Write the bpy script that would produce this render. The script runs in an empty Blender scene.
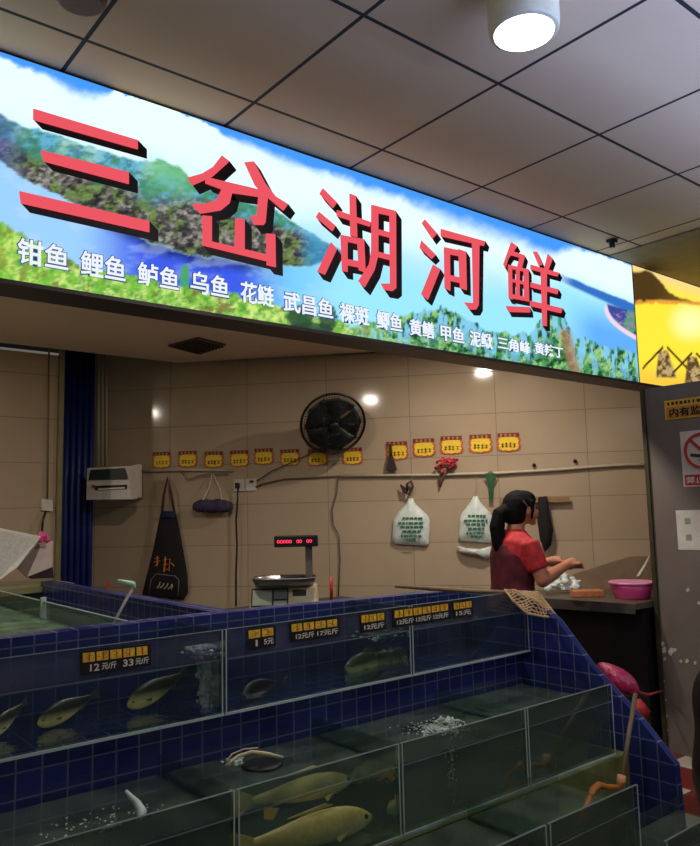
import bpy, bmesh, math, random
import numpy as np
from mathutils import Vector, Matrix, Quaternion, noise
random.seed(7)
S = bpy.context.scene
COL = S.collection
PI = math.pi
# ------------------------------------------------------------------ camera
F = 766.0; HC = 1.45
def nrm(v): return v / np.linalg.norm(v)
_a = nrm(np.array([950, -67, -766.])); _b = np.array([-625, -102, -766.]); _b = nrm(_b - _a * (_a @ _b)); _c = np.cross(_a, _b)
R = np.array([_a, _b, _c]); C = np.array([0, 0, HC])
cd = bpy.data.cameras.new('camera'); cam = bpy.data.objects.new('camera', cd); COL.objects.link(cam)
cd.sensor_fit = 'HORIZONTAL'; cd.sensor_width = 36; cd.lens = 36 * F / 700; cd.clip_start = .05
cam.matrix_world = Matrix.Translation((0, 0, HC)) @ Matrix([list(r) for r in R]).to_4x4()
S.camera = cam
S.view_settings.view_transform = 'Standard'; S.view_settings.look = 'None'
S.view_settings.exposure = 0; S.view_settings.gamma = 1
S.cycles.transparent_max_bounces = 32; S.cycles.max_bounces = 6

def hit(x, y, N, d):
    """where the sight line towards (x, y) of the photograph meets the real plane N.p = d"""
    N = np.array(N, float); r = R @ np.array([x - 350, 423 - y, -F]); t = (d - N @ C) / (N @ r)
    return Vector(C + r * t)
pn = lambda x, y, n: hit(x, y, (0, 1, 0), n)
pu = lambda x, y, u: hit(x, y, (1, 0, 0), u)
pz = lambda x, y, z: hit(x, y, (0, 0, 1), z)
WN = Vector((.756, .655, 0)).normalized(); WD = 5.672
WR = Vector((.655, -.756, 0)).normalized()
wp = lambda x, y, o=0.: hit(x, y, WN, WD - o)
UP = Vector((0, 0, 1))
V = Vector
# ------------------------------------------------------------------ materials
def lin(c): return tuple(((v / 12.92) if v <= .04045 else ((v + .055) / 1.055) ** 2.4) for v in c)
def rgb(r, g, b): return lin((r / 255, g / 255, b / 255)) + (1,)
MATS = {}
def newmat(name):
    m = bpy.data.materials.new(name); m.use_nodes = True; nt = m.node_tree; nt.nodes.clear()
    o = nt.nodes.new('ShaderNodeOutputMaterial'); return m, nt, o
def mat(name, col, rough=.5, metal=0, var=.12, scale=12, bump=.0, emit=0, spec=.5, coat=0):
    if name in MATS: return MATS[name]
    m, nt, o = newmat(name); N = nt.nodes; L = nt.links
    p = N.new('ShaderNodeBsdfPrincipled'); L.new(p.outputs[0], o.inputs[0])
    p.inputs['Roughness'].default_value = rough; p.inputs['Metallic'].default_value = metal
    p.inputs['Specular IOR Level'].default_value = spec
    if coat: p.inputs['Coat Weight'].default_value = coat; p.inputs['Coat Roughness'].default_value = .08
    tc = N.new('ShaderNodeTexCoord'); nz = N.new('ShaderNodeTexNoise'); nz.inputs['Scale'].default_value = scale
    nz.inputs['Detail'].default_value = 5; L.new(tc.outputs['Object'], nz.inputs['Vector'])
    r = N.new('ShaderNodeValToRGB'); c = rgb(*col)
    r.color_ramp.elements[0].position = .3; r.color_ramp.elements[1].position = .7
    r.color_ramp.elements[0].color = tuple(v * (1 - var) for v in c[:3]) + (1,)
    r.color_ramp.elements[1].color = tuple(min(1, v * (1 + var)) for v in c[:3]) + (1,)
    L.new(nz.outputs[0], r.inputs[0]); L.new(r.outputs[0], p.inputs['Base Color'])
    if bump:
        b = N.new('ShaderNodeBump'); b.inputs['Strength'].default_value = bump; b.inputs['Distance'].default_value = .01
        L.new(nz.outputs[0], b.inputs['Height']); L.new(b.outputs[0], p.inputs['Normal'])
    if emit:
        L.new(r.outputs[0], p.inputs['Emission Color']); p.inputs['Emission Strength'].default_value = emit
    MATS[name] = m; return m
def emis(name, col, s=1.):
    if name in MATS: return MATS[name]
    m, nt, o = newmat(name); e = nt.nodes.new('ShaderNodeEmission'); e.inputs[0].default_value = rgb(*col); e.inputs[1].default_value = s
    nt.links.new(e.outputs[0], o.inputs[0]); MATS[name] = m; return m
def tilemat(name, c1, c2, grout, tw, th, gw, rough=.2, ox=0, oy=0, dirt=.15, checker=None, coat=0, bump=.25):
    m, nt, o = newmat(name); N = nt.nodes; L = nt.links
    p = N.new('ShaderNodeBsdfPrincipled'); L.new(p.outputs[0], o.inputs[0])
    uv = N.new('ShaderNodeUVMap'); mp = N.new('ShaderNodeMapping'); L.new(uv.outputs[0], mp.inputs[0])
    mp.inputs['Location'].default_value = (ox, oy, 0)
    b = N.new('ShaderNodeTexBrick'); L.new(mp.outputs[0], b.inputs['Vector'])
    b.offset = 0; b.squash = 1; b.inputs['Scale'].default_value = 1
    b.inputs['Brick Width'].default_value = tw; b.inputs['Row Height'].default_value = th
    b.inputs['Mortar Size'].default_value = gw; b.inputs['Mortar Smooth'].default_value = .2; b.inputs['Bias'].default_value = 0
    b.inputs['Color1'].default_value = rgb(*c1); b.inputs['Color2'].default_value = rgb(*c2); b.inputs['Mortar'].default_value = rgb(*grout)
    src = b.outputs['Color']
    if checker:
        ck = N.new('ShaderNodeTexChecker'); L.new(mp.outputs[0], ck.inputs[0]); ck.inputs['Scale'].default_value = 1 / tw
        ck.inputs['Color1'].default_value = rgb(*c1); ck.inputs['Color2'].default_value = rgb(*checker)
        mx = N.new('ShaderNodeMixRGB'); L.new(b.outputs['Fac'], mx.inputs[0]); L.new(ck.outputs[0], mx.inputs[1]); mx.inputs[2].default_value = rgb(*grout); src = mx.outputs[0]
    tc = N.new('ShaderNodeTexCoord'); nz = N.new('ShaderNodeTexNoise'); nz.inputs['Scale'].default_value = 2.5; nz.inputs['Detail'].default_value = 6
    L.new(tc.outputs['Object'], nz.inputs['Vector'])
    mr = N.new('ShaderNodeMapRange'); L.new(nz.outputs[0], mr.inputs[0]); mr.inputs[1].default_value = .3; mr.inputs[2].default_value = .7
    mr.inputs[3].default_value = 1 - dirt; mr.inputs[4].default_value = 1
    ml = N.new('ShaderNodeMixRGB'); ml.blend_type = 'MULTIPLY'; ml.inputs[0].default_value = 1
    L.new(src, ml.inputs[1]); L.new(mr.outputs[0], ml.inputs[2]); L.new(ml.outputs[0], p.inputs['Base Color'])
    rr = N.new('ShaderNodeMapRange'); L.new(b.outputs['Fac'], rr.inputs[0]); rr.inputs[3].default_value = rough; rr.inputs[4].default_value = .8
    L.new(rr.outputs[0], p.inputs['Roughness'])
    if bump:
        bp = N.new('ShaderNodeBump'); bp.invert = True; bp.inputs['Strength'].default_value = bump; bp.inputs['Distance'].default_value = .002
        L.new(b.outputs['Fac'], bp.inputs['Height']); L.new(bp.outputs[0], p.inputs['Normal'])
    return m
def glassmat(name, tint, diff, dw, refl=.9, rough=.03, bump=0):
    """thin clear sheet: see-through, a little murk and a real reflection"""
    m, nt, o = newmat(name); N = nt.nodes; L = nt.links
    tr = N.new('ShaderNodeBsdfTransparent'); tr.inputs[0].default_value = tint + (1,)
    df = N.new('ShaderNodeBsdfDiffuse'); df.inputs[0].default_value = rgb(*diff)
    gl = N.new('ShaderNodeBsdfGlossy'); gl.inputs['Roughness'].default_value = rough
    fr = N.new('ShaderNodeFresnel'); fr.inputs[0].default_value = 1.33
    m1 = N.new('ShaderNodeMixShader'); m1.inputs[0].default_value = dw; L.new(tr.outputs[0], m1.inputs[1]); L.new(df.outputs[0], m1.inputs[2])
    tc = N.new('ShaderNodeTexCoord'); nz = N.new('ShaderNodeTexNoise'); nz.inputs['Scale'].default_value = 9; nz.inputs['Detail'].default_value = 4
    L.new(tc.outputs['Object'], nz.inputs['Vector'])
    mr = N.new('ShaderNodeMapRange'); L.new(nz.outputs[0], mr.inputs[0]); mr.inputs[1].default_value = .3; mr.inputs[2].default_value = .75
    mr.inputs[3].default_value = dw * .4; mr.inputs[4].default_value = dw * 1.7; L.new(mr.outputs[0], m1.inputs[0])
    mu = N.new('ShaderNodeMath'); mu.operation = 'MULTIPLY'; mu.inputs[1].default_value = refl; L.new(fr.outputs[0], mu.inputs[0])
    m2 = N.new('ShaderNodeMixShader'); L.new(mu.outputs[0], m2.inputs[0]); L.new(m1.outputs[0], m2.inputs[1]); L.new(gl.outputs[0], m2.inputs[2])
    if bump:
        n2 = N.new('ShaderNodeTexNoise'); n2.inputs['Scale'].default_value = 22; L.new(tc.outputs['Object'], n2.inputs['Vector'])
        b = N.new('ShaderNodeBump'); b.inputs['Strength'].default_value = bump; b.inputs['Distance'].default_value = .02
        L.new(n2.outputs[0], b.inputs['Height']); L.new(b.outputs[0], gl.inputs['Normal']); L.new(b.outputs[0], fr.inputs['Normal'])
    L.new(m2.outputs[0], o.inputs[0]); return m
# ------------------------------------------------------------------ mesh builder
class MB:
    def __init__(s): s.v = []; s.f = []
    def add(s, vs, fs):
        k = len(s.v); s.v += [Vector(v) for v in vs]; s.f += [[i + k for i in f] for f in fs]; return s
    def box(s, a, b):
        (x0, y0, z0), (x1, y1, z1) = [min(p, q) for p, q in zip(a, b)], [max(p, q) for p, q in zip(a, b)]
        return s.add([(x0,y0,z0),(x1,y0,z0),(x1,y1,z0),(x0,y1,z0),(x0,y0,z1),(x1,y0,z1),(x1,y1,z1),(x0,y1,z1)],
                     [(3,2,1,0),(4,5,6,7),(0,1,5,4),(1,2,6,5),(2,3,7,6),(3,0,4,7)])
    def prism(s, pts, vec):
        pts = [Vector(p) for p in pts]; vec = Vector(vec); n = len(pts)
        nn = Vector((0, 0, 0))
        for i in range(n): nn += (pts[i] - pts[0]).cross(pts[(i + 1) % n] - pts[0])
        if nn.dot(vec) > 0: pts = pts[::-1]
        return s.add(pts + [p + vec for p in pts], [list(range(n)), list(range(2 * n - 1, n - 1, -1))] +
                     [((i + 1) % n, i, i + n, (i + 1) % n + n) for i in range(n)])
    def obox(s, o, X, Y, Z):   # box from a corner and three edge vectors
        o = Vector(o); return s.prism([o, o + X, o + X + Y, o + Y], Z)
    def ring(s, rows, cap=True, closed=False):
        n = len(rows[0]); m = len(rows); vs = [p for r in rows for p in r]; fs = []
        for j in range(m if closed else m - 1):
            k = (j + 1) % m
            for i in range(n): fs.append((j*n+i, j*n+(i+1) % n, k*n+(i+1) % n, k*n+i))
        if cap and not closed: fs += [list(range(n))[::-1], list(range((m-1)*n, m*n))]
        return s.add(vs, fs)
    def tube(s, pts, r, n=10, closed=False, flat=1.):
        pts = [Vector(p) for p in pts]; m = len(pts); rows = []
        rs = r if isinstance(r, (list, tuple)) else [r] * m
        up = None
        for i, p in enumerate(pts):
            if closed: t = pts[(i+1) % m] - pts[i-1]
            else: t = pts[min(i+1, m-1)] - pts[max(i-1, 0)]
            t.normalize()
            if up is None: up = t.orthogonal().normalized() if abs(t.z) > .9 else Vector((0, 0, 1))
            a = (up - t * up.dot(t))
            if a.length < 1e-4: a = t.orthogonal()
            a.normalize(); b = t.cross(a); up = a
            rows.append([p + (a * math.cos(2*PI*k/n) * flat + b * math.sin(2*PI*k/n)) * rs[i] for k in range(n)])
        return s.ring(rows, True, closed)
    def lathe(s, prof, o, ax=(0,0,1), n=32, X=None):
        ax = Vector(ax).normalized(); X = Vector(X).normalized() if X else ax.orthogonal().normalized(); Y = ax.cross(X); o = Vector(o)
        return s.ring([[o + ax*h + (X*math.cos(2*PI*k/n) + Y*math.sin(2*PI*k/n))*max(r, 1e-4) for k in range(n)] for r, h in prof])
    def ball(s, c, r, n=12, sc=(1,1,1), rot=None):
        c = Vector(c); rows = []
        for j in range(n//2 + 1):
            th = PI*j/(n//2); row = []
            for k in range(n):
                p = Vector((max(math.sin(th), 1e-3)*math.cos(2*PI*k/n)*sc[0], max(math.sin(th),1e-3)*math.sin(2*PI*k/n)*sc[1], -math.cos(th)*sc[2]))*r
                if rot: p = rot @ p
                row.append(c + p)
            rows.append(row)
        return s.ring(rows)
    def build(s, name, m, parent=None, smooth=False, bevel=0, sub=0, origin=None):
        me = bpy.data.meshes.new(name); off = ORI.get(parent.name, V((0,0,0))) if parent else None
        if off is None:
            if origin is not None: off = Vector(origin)
            else:
                lo = [min(v[i] for v in s.v) for i in range(3)]; hi = [max(v[i] for v in s.v) for i in range(3)]
                off = Vector(((lo[0]+hi[0])/2, (lo[1]+hi[1])/2, lo[2]))
        me.from_pydata([tuple(v - off) for v in s.v], [], s.f)
        bm = bmesh.new(); bm.from_mesh(me); bmesh.ops.recalc_face_normals(bm, faces=bm.faces)
        uvl = bm.loops.layers.uv.new('UVMap')
        for f in bm.faces:
            nn = f.normal; f.smooth = smooth
            for l in f.loops:
                w = l.vert.co + off
                if abs(nn.z) > .8: l[uvl].uv = (w.x, w.y)
                else:
                    t = Vector((-nn.y, nn.x)).normalized()
                    if abs(t.x) > abs(t.y):
                        if t.x < 0: t = -t
                    elif t.y < 0: t = -t
                    l[uvl].uv = (w.x*t.x + w.y*t.y, w.z)
        bm.to_mesh(me); bm.free()
        o = bpy.data.objects.new(name, me); COL.objects.link(o); me.materials.append(m)
        if parent: o.parent = parent; ORI[o.name] = off
        else: o.location = off; ORI[o.name] = off
        if bevel:
            b = o.modifiers.new('bevel', 'BEVEL'); b.width = bevel; b.segments = 2; b.limit_method = 'ANGLE'
        if sub: b = o.modifiers.new('sub', 'SUBSURF'); b.levels = b.render_levels = sub
        return o
ORI = {}
def thing(name, label, cat, loc=(0,0,0), group=None):
    o = bpy.data.objects.new(name, None); COL.objects.link(o); o.location = loc; o.empty_display_size = .1
    o['label'] = label; o['category'] = cat; ORI[o.name] = Vector(loc)
    if group: o['group'] = group
    return o
def tag(o, label, cat, group=None, kind=None):
    o['label'] = label; o['category'] = cat
    if group: o['group'] = group
    if kind: o['kind'] = kind
    return o
def struct(o, label=None):
    o['kind'] = 'structure'
    if label: o['label'] = label; o['category'] = o.name.split('_')[0]
    return o
def text_part(txt, name, m, parent, o, X, Yv, w, h, thick=.002, off=0., out=None):
    """lettering fitted to the rectangle at o spanned by unit vectors X, Yv"""
    cu = bpy.data.curves.new('t', 'FONT'); cu.body = txt; cu.size = 1; cu.offset = off; cu.resolution_u = 3
    ob = bpy.data.objects.new('t', cu); COL.objects.link(ob)
    bpy.context.view_layer.update(); dg = bpy.context.evaluated_depsgraph_get()
    me = bpy.data.meshes.new_from_object(ob.evaluated_get(dg)); bpy.data.objects.remove(ob)
    xs = [v.co.x for v in me.vertices]; ys = [v.co.y for v in me.vertices]
    x0, x1, y0, y1 = min(xs), max(xs), min(ys), max(ys)
    X = Vector(X); Yv = Vector(Yv); o = Vector(o); nn = Vector(out) if out is not None else X.cross(Yv).normalized()
    mb = MB(); vs = [o + X*((v.co.x-x0)/(x1-x0)*w) + Yv*((v.co.y-y0)/(y1-y0)*h) + nn*thick for v in me.vertices]
    mb.add(vs, [list(p.vertices) for p in me.polygons]); bpy.data.meshes.remove(me)
    ob = mb.build(name, m, parent); md = ob.modifiers.new('solid', 'SOLIDIFY'); md.thickness = thick*.8; md.offset = 0
    return ob
M = dict(
 white=mat('white_plastic', (205,200,190), .4), black=mat('black_plastic', (18,18,20), .4), dark=mat('dark_fabric', (20,18,20), .9, bump=.3, scale=60),
 steel=mat('stainless_steel', (150,150,148), .32, 1, var=.08), red=mat('red_plastic', (170,40,30), .4), wood=mat('bamboo_wood', (150,115,70), .6, scale=30, var=.3),
 grey=mat('grey_paint', (112,102,96), .6, bump=.1, var=.08, scale=5), edge=mat('glass_edge', (165,180,172), .35), conduit=mat('conduit_plastic', (190,178,155), .5),
 yellow=mat('yellow_print', (225,175,35), .6, var=.2, scale=90), redprint=mat('red_print', (175,35,30), .6), ink=mat('dark_ink', (35,15,12), .7),
 pale=mat('pale_print', (225,215,200), .7), paper=mat('paper_white', (200,195,188), .8), cable=mat('dark_cable', (40,32,28), .6),
 box=mat('white_foam', (205,203,196), .8, bump=.15, scale=60), pink=mat('pink_plastic', (225,80,150), .35), magenta=mat('pink_bag', (165,35,80), .3, bump=1.0, scale=40, var=.4),
 orange=mat('orange_plastic', (215,120,35), .45), mint=mat('mint_plastic', (165,205,170), .4), green=mat('green_print', (30,110,80), .7),
 plasticbag=mat('thin_white_plastic', (215,225,218), .35, bump=.4, scale=18), skin=mat('skin', (190,125,95), .5, var=.06, scale=20), hair=mat('black_hair', (7,5,6), .8, var=.5, scale=120, bump=.3, spec=.2),
 rim=mat('glass_rim', (95,108,108), .4), capwhite=mat('letter_white', (235,240,245), .5, emit=0),
)
AT = np.array
# ------------------------------------------------------------------ the shell
wall_tile = tilemat('beige_wall_tile', (186,166,140), (182,162,136), (140,122,102), .632, .31, .003, rough=.10, ox=.087, oy=.03, dirt=.1)
wall_tile2 = tilemat('beige_wall_tile_left', (182,162,134), (178,158,132), (138,120,100), .632, .31, .003, rough=.10, ox=.1, oy=.03, dirt=.1)
blue = tilemat('blue_mosaic_tile', (42,52,122), (35,43,104), (98,106,142), .0705, .0705, .0026, rough=.22, ox=-.015, oy=.012, dirt=.35)
ceil_m = tilemat('ceiling_panel', (214,176,140), (210,172,136), (30,26,28), .663, .663, .0085, rough=.7, ox=.476, oy=.244, dirt=.08, bump=.6)
floor_m = tilemat('floor_tile', (190,178,160), (190,178,160), (70,62,55), .3, .3, .004, rough=.3, checker=(120,34,28), dirt=.35)
CZ = 3.04; IZ = 2.64
P0 = V((WN.x*WD, WN.y*WD, 0))
w_of = lambda s: P0 + WR * s           # a point along the foot of the back wall
def wall_line(a, b, z0, z1, th=.12):
    a = Vector(a); b = Vector(b); return MB().prism([a.to_3d()*1 + UP*z0, b + UP*z0, b + UP*z1, a + UP*z1], WN*th)
sL = (V((2.19, 6.13, 0)) - P0).dot(WR); sR = (V((5.14, 2.73, 0)) - P0).dot(WR)
struct(wall_line(w_of(sL), w_of(sR), 0, 3.04).build('wall_back', wall_tile), 'glossy beige tiled back wall behind the hanging price cards')
uL = pn(57, 470, 5.48).x
struct(MB().box((-1.6, 5.48, 0), (uL, 5.50, 2.6)).build('wall_left', wall_tile2), 'beige tiled wall left of the blue post')
struct(MB().box((-1.72, 2.9, 0), (-1.6, 5.6, 3.04)).build('wall_side', wall_tile2), 'beige tiled side wall at the far left of the stall')
struct(MB().box((-3, -3, -.05), (3.45, 8, 0)).build('floor', mat('wet_floor', (70,62,56), .35, var=.25, scale=3)), 'dark wet aisle floor')
struct(MB().box((3.45, 1.7, -.05), (8, 8, 0)).build('floor_right', floor_m), 'red and cream tiled floor by the grey pillar')
struct(MB().box((3.45, -3, -.05), (8, 1.7, 0)).build('floor_front', MATS['wet_floor']), 'dark wet floor in front of the pillar')
struct(MB().box((-3, -3, CZ), (8, 2.79, CZ+.05)).build('ceiling', ceil_m), 'square panel ceiling above the lightbox sign')
soff_m = mat('soffit_board', (245,222,195), .6, var=.05, scale=2)
struct(MB().prism([V((-1.6, 2.79, IZ)), V((5.2, 2.79, IZ)), w_of((V((5.2,2.6,0))-P0).dot(WR)-.05)+UP*IZ,
    V((2.70, 5.45, IZ)), V((-1.6, 5.45, IZ))], (0,0,.04)).build('ceiling_stall', soff_m), 'low plain ceiling inside the stall')
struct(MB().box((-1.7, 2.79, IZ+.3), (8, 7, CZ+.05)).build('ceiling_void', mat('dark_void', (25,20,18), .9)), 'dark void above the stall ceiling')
struct(MB().box((8.0, -3, 0), (8.1, 8, 3.04)).build('wall_right', mat('far_wall', (120,105,90), .8)), 'plain wall far right')
struct(MB().box((4.3,-3,3.031),(8,2.62,3.038)).build('ceiling_bulkhead', mat('bulkhead_cream', (130,112,90), .7)), 'plain lowered ceiling panel at the top right')
# ceiling vent inside the stall
vt = thing('ceiling_vent', 'square slatted vent in the low stall ceiling', 'vent', tuple(pz(192, 345, IZ)))
q = [pz(168, 345, IZ-.002), pz(198, 337, IZ-.002), pz(226, 344, IZ-.002), pz(198, 353, IZ-.002)]
MB().prism(q, (0,0,-.012)).build('vent_frame', mat('vent_grey', (92,80,72), .6), vt)
mb = MB()
for i in range(1, 9):
    t = i/9; a = q[0].lerp(q[1], t); b = q[3].lerp(q[2], t); mb.tube([a-UP*.016, b-UP*.016], .006, 6)
sl = mb.build('vent_slats', mat('vent_dark', (70,60,54), .6), vt)
# blue tiled display walls -------------------------------------------------
struct(MB().prism([V((-1.0,2.6,0)), V((2.8,2.6,0)), V((2.8,2.6,1.060)), V((1.5,2.6,1.078)), V((-1.0,2.6,1.075))], (0,.085,0)).build('wall_display', blue), 'blue tiled wall behind the upper fish tanks')
struct(MB().box((1.52,2.69,0), (1.6,4.9,1.065)).build('wall_partition', blue), 'blue tiled partition running back into the stall')
ew = [pu(530,600,2.8), pu(557,620,2.8), pu(590,665,2.8), pu(640,720,2.8), pu(675,765,2.8)]
prof = [V((2.8, 2.685, 0)), V((2.8, 2.685, 1.058)), V((2.8, ew[0].y, 1.05)), ew[1], ew[2], ew[3], ew[4], V((2.8, ew[4].y-.02, 0))]
struct(MB().prism(prof, (.035,0,0)).build('wall_end', blue), 'blue tiled end wall with a sloping top')
struct(MB().box((-1.0,2.27,0), (2.8,2.6,.80)).build('plinth_upper', blue), 'blue tiled plinth under the upper tanks')
struct(MB().box((-1.0,1.76,0), (2.8,2.2,.485)).build('plinth_lower', mat('plinth_dark', (120,120,66), .6, var=.4)), 'plinth under the middle tanks, its olive painting in lit water')  # olive paints in the glow of lit water behind the lowest tank
# ------------------------------------------------------------------ tanks
GL = glassmat('clear_glass', (.93,.96,.95), (110,120,130), .03, .40)
GLW = glassmat('wet_glass', (.90,.95,.93), (100,115,110), .03, .4)
WUP = glassmat('clear_water', (.90,.94,.98), (40,60,90), .04, .5, .05, .15)
WLO = glassmat('murky_water', (.84,.89,.85), (128,146,126), .17, .45, .05, .2)
WGR = glassmat('green_water', (.6,.75,.65), (105,135,110), .6, .6, .05, .2)
FOGU = glassmat('fogged_glass', (.86,.86,.93), (120,118,150), .22, .3)
FOGL = glassmat('fogged_glass_green', (.86,.90,.88), (105,125,115), .26, .3)
def tank(u0, u1, n0, n1, z0, z1, zw, label, wm, group, g=.008):
    t = thing('fish_tank', label, 'fish tank', ((u0+u1)/2, (n0+n1)/2, z0), group)
    MB().box((u0,n0,z0), (u1,n0+g,z1)).build('front_glass', GL, t)
    MB().box((u0,n1-g,z0), (u1,n1,z1-.02)).build('back_glass', GL, t)
    MB().box((u0+.002,n0+g,z0+.01), (u0+g,n1-g,z1-.004)).build('side_glass', GLW, t)
    MB().box((u1-g,n0+g,z0+.01), (u1-.002,n1-g,z1-.004)).build('side_glass', GLW, t)
    MB().box((u0,n0+g,z0), (u1,n1-g,z0+.01)).build('bottom_glass', GLW, t)
    mb = MB().box((u0,n0-.004,z0-.004), (u1,n0+.002,z0+.004)); mb.build('bottom_seam', M['edge'], t); MB().box((u0,n0,z1),(u1,n0+g,z1+.0012)).build('glass_rim', M['rim'], t)
    MB().box((u0+g,n0-.001,zw-.002),(u1-g,n0+.001,zw+.001)).build('water_line', M['rim'], t)
    for uu in (u0+.003, u1-.007): MB().box((uu,n0-.002,z0+.004), (uu+.004,n0,z1)).build('corner_seam', M['edge'], t)
    MB().box((u0+g,n0+g+.0005,zw+.003),(u1-g,n0+g+.0015,z1-.003)).build('fogged_band', FOGU if wm is WUP else FOGL, t)
    MB().box((u0+g+.003,n0+g+.003,z0+.012), (u1-g-.003,n1-g-.003,zw)).build('water', wm, t)
    return t
g1 = 'fish tanks on the upper tier'; g2 = 'fish tanks on the middle tier'
UT = [(.30,1.253,'upper tier glass tank at the left end, holding three olive fish'),
      (1.253,2.068,'upper tier glass tank in the middle, under the four small black price tags'),
      (2.068,2.78,'upper tier glass tank at the right end, below the landing net')]
for a,b,l in UT: tank(a+.002,b-.002,2.2,2.585,.824,1.083,.992,l,WUP,g1)
LT = [(.42,1.03,'middle tier glass tank at the far left with dark white-dotted water'),
      (1.03,1.586,'middle tier glass tank holding two big yellow carp'),
      (1.586,2.174,'middle tier glass tank with white bubbling foam on the water'),
      (2.174,2.70,'middle tier glass tank at the right end beside the orange squeegee')]
for a,b,l in LT: tank(a+.002,b-.002,1.75,2.19,.505,.762,.70,l,WLO,g2)
tank(1.22,1.83,1.42,1.735,.25,.565,.50,'lowest tier glass tank in front of the carp tank',WLO,'fish tanks on the lowest tier')
tank(1.84,2.30,1.42,1.735,.25,.565,.50,'lowest tier glass tank under the orange squeegee',WLO,'fish tanks on the lowest tier')
struct(MB().box((1.2,1.42,0),(2.3,1.735,.24)).build('plinth_lowest', MATS['plinth_dark']), 'dark plinth under the lowest tanks')
tank(2.34,2.78,1.36,1.56,.0,.40,.34,'low dark glass tank standing on the floor at the foot of the blue end wall',WLO,None)
# big tank at the back left
bt = thing('storage_tank', 'large green-watered holding tank behind the display at far left', 'fish tank', (0,3.6,0))
MB().box((-1.0,2.70,.2), (1.14,4.6,1.0)).build('water', WGR, bt)
MB().box((-1.0,2.69,0),(1.5,4.62,.199)).build('tank_base', mat('tank_base', (60,70,66), .6), bt)
MB().box((1.15,2.70,.2), (1.158,4.6,1.07)).build('side_glass', GLW, bt)
MB().box((-1.0,4.61,.2), (1.5,4.618,1.10)).build('back_glass', GLW, bt)
MB().box((.3,3.66,.2), (1.14,3.668,1.08)).build('divider_glass', GLW, bt)
MB().box((1.138,3.655,.9), (1.16,3.673,1.09)).build('corner_post', M['edge'], bt)
MB().box((1.15,2.70,1.068), (1.158,4.6,1.072)).build('glass_rim', M['edge'], bt)
MB().box((1.17,2.70,.2), (1.51,4.6,.93)).build('dark_compartment', mat('tank_inside', (40,52,62), .5, var=.3), bt)
# ------------------------------------------------------------------ lightbox sign
def pwl(x, pts): return np.interp(x, [p[0] for p in pts], [p[1] for p in pts])
def vnoise(x, y, seed=0):
    xi = np.floor(x).astype(int); yi = np.floor(y).astype(int); fx = x-xi; fy = y-yi
    fx = fx*fx*(3-2*fx); fy = fy*fy*(3-2*fy)
    def h(a, b):
        n = (a*374761393 + b*668265263 + seed*974634777) & 0xffffffff
        n = ((n ^ (n >> 13)) * 1274126177) & 0xffffffff
        return ((n ^ (n >> 16)) & 0xffff) / 65535.
    return (h(xi,yi)*(1-fx)+h(xi+1,yi)*fx)*(1-fy) + (h(xi,yi+1)*(1-fx)+h(xi+1,yi+1)*fx)*fy
def fbm(x, y, s, seed=0, o=4):
    r = 0; a = .5; t = 0
    for i in range(o): r = r + a*vnoise(x/s, y/s, seed+i); t += a; a *= .55; s = s/2.1
    return r/t
def C3(*c): return np.array(lin([v/255 for v in c]))
def mixc(a, b, t): return a*(1-t[...,None]) + b*t[...,None]
def sst(x, a, b): t = np.clip((x-a)/(b-a), 0, 1); return t*t*(3-2*t)
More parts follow.
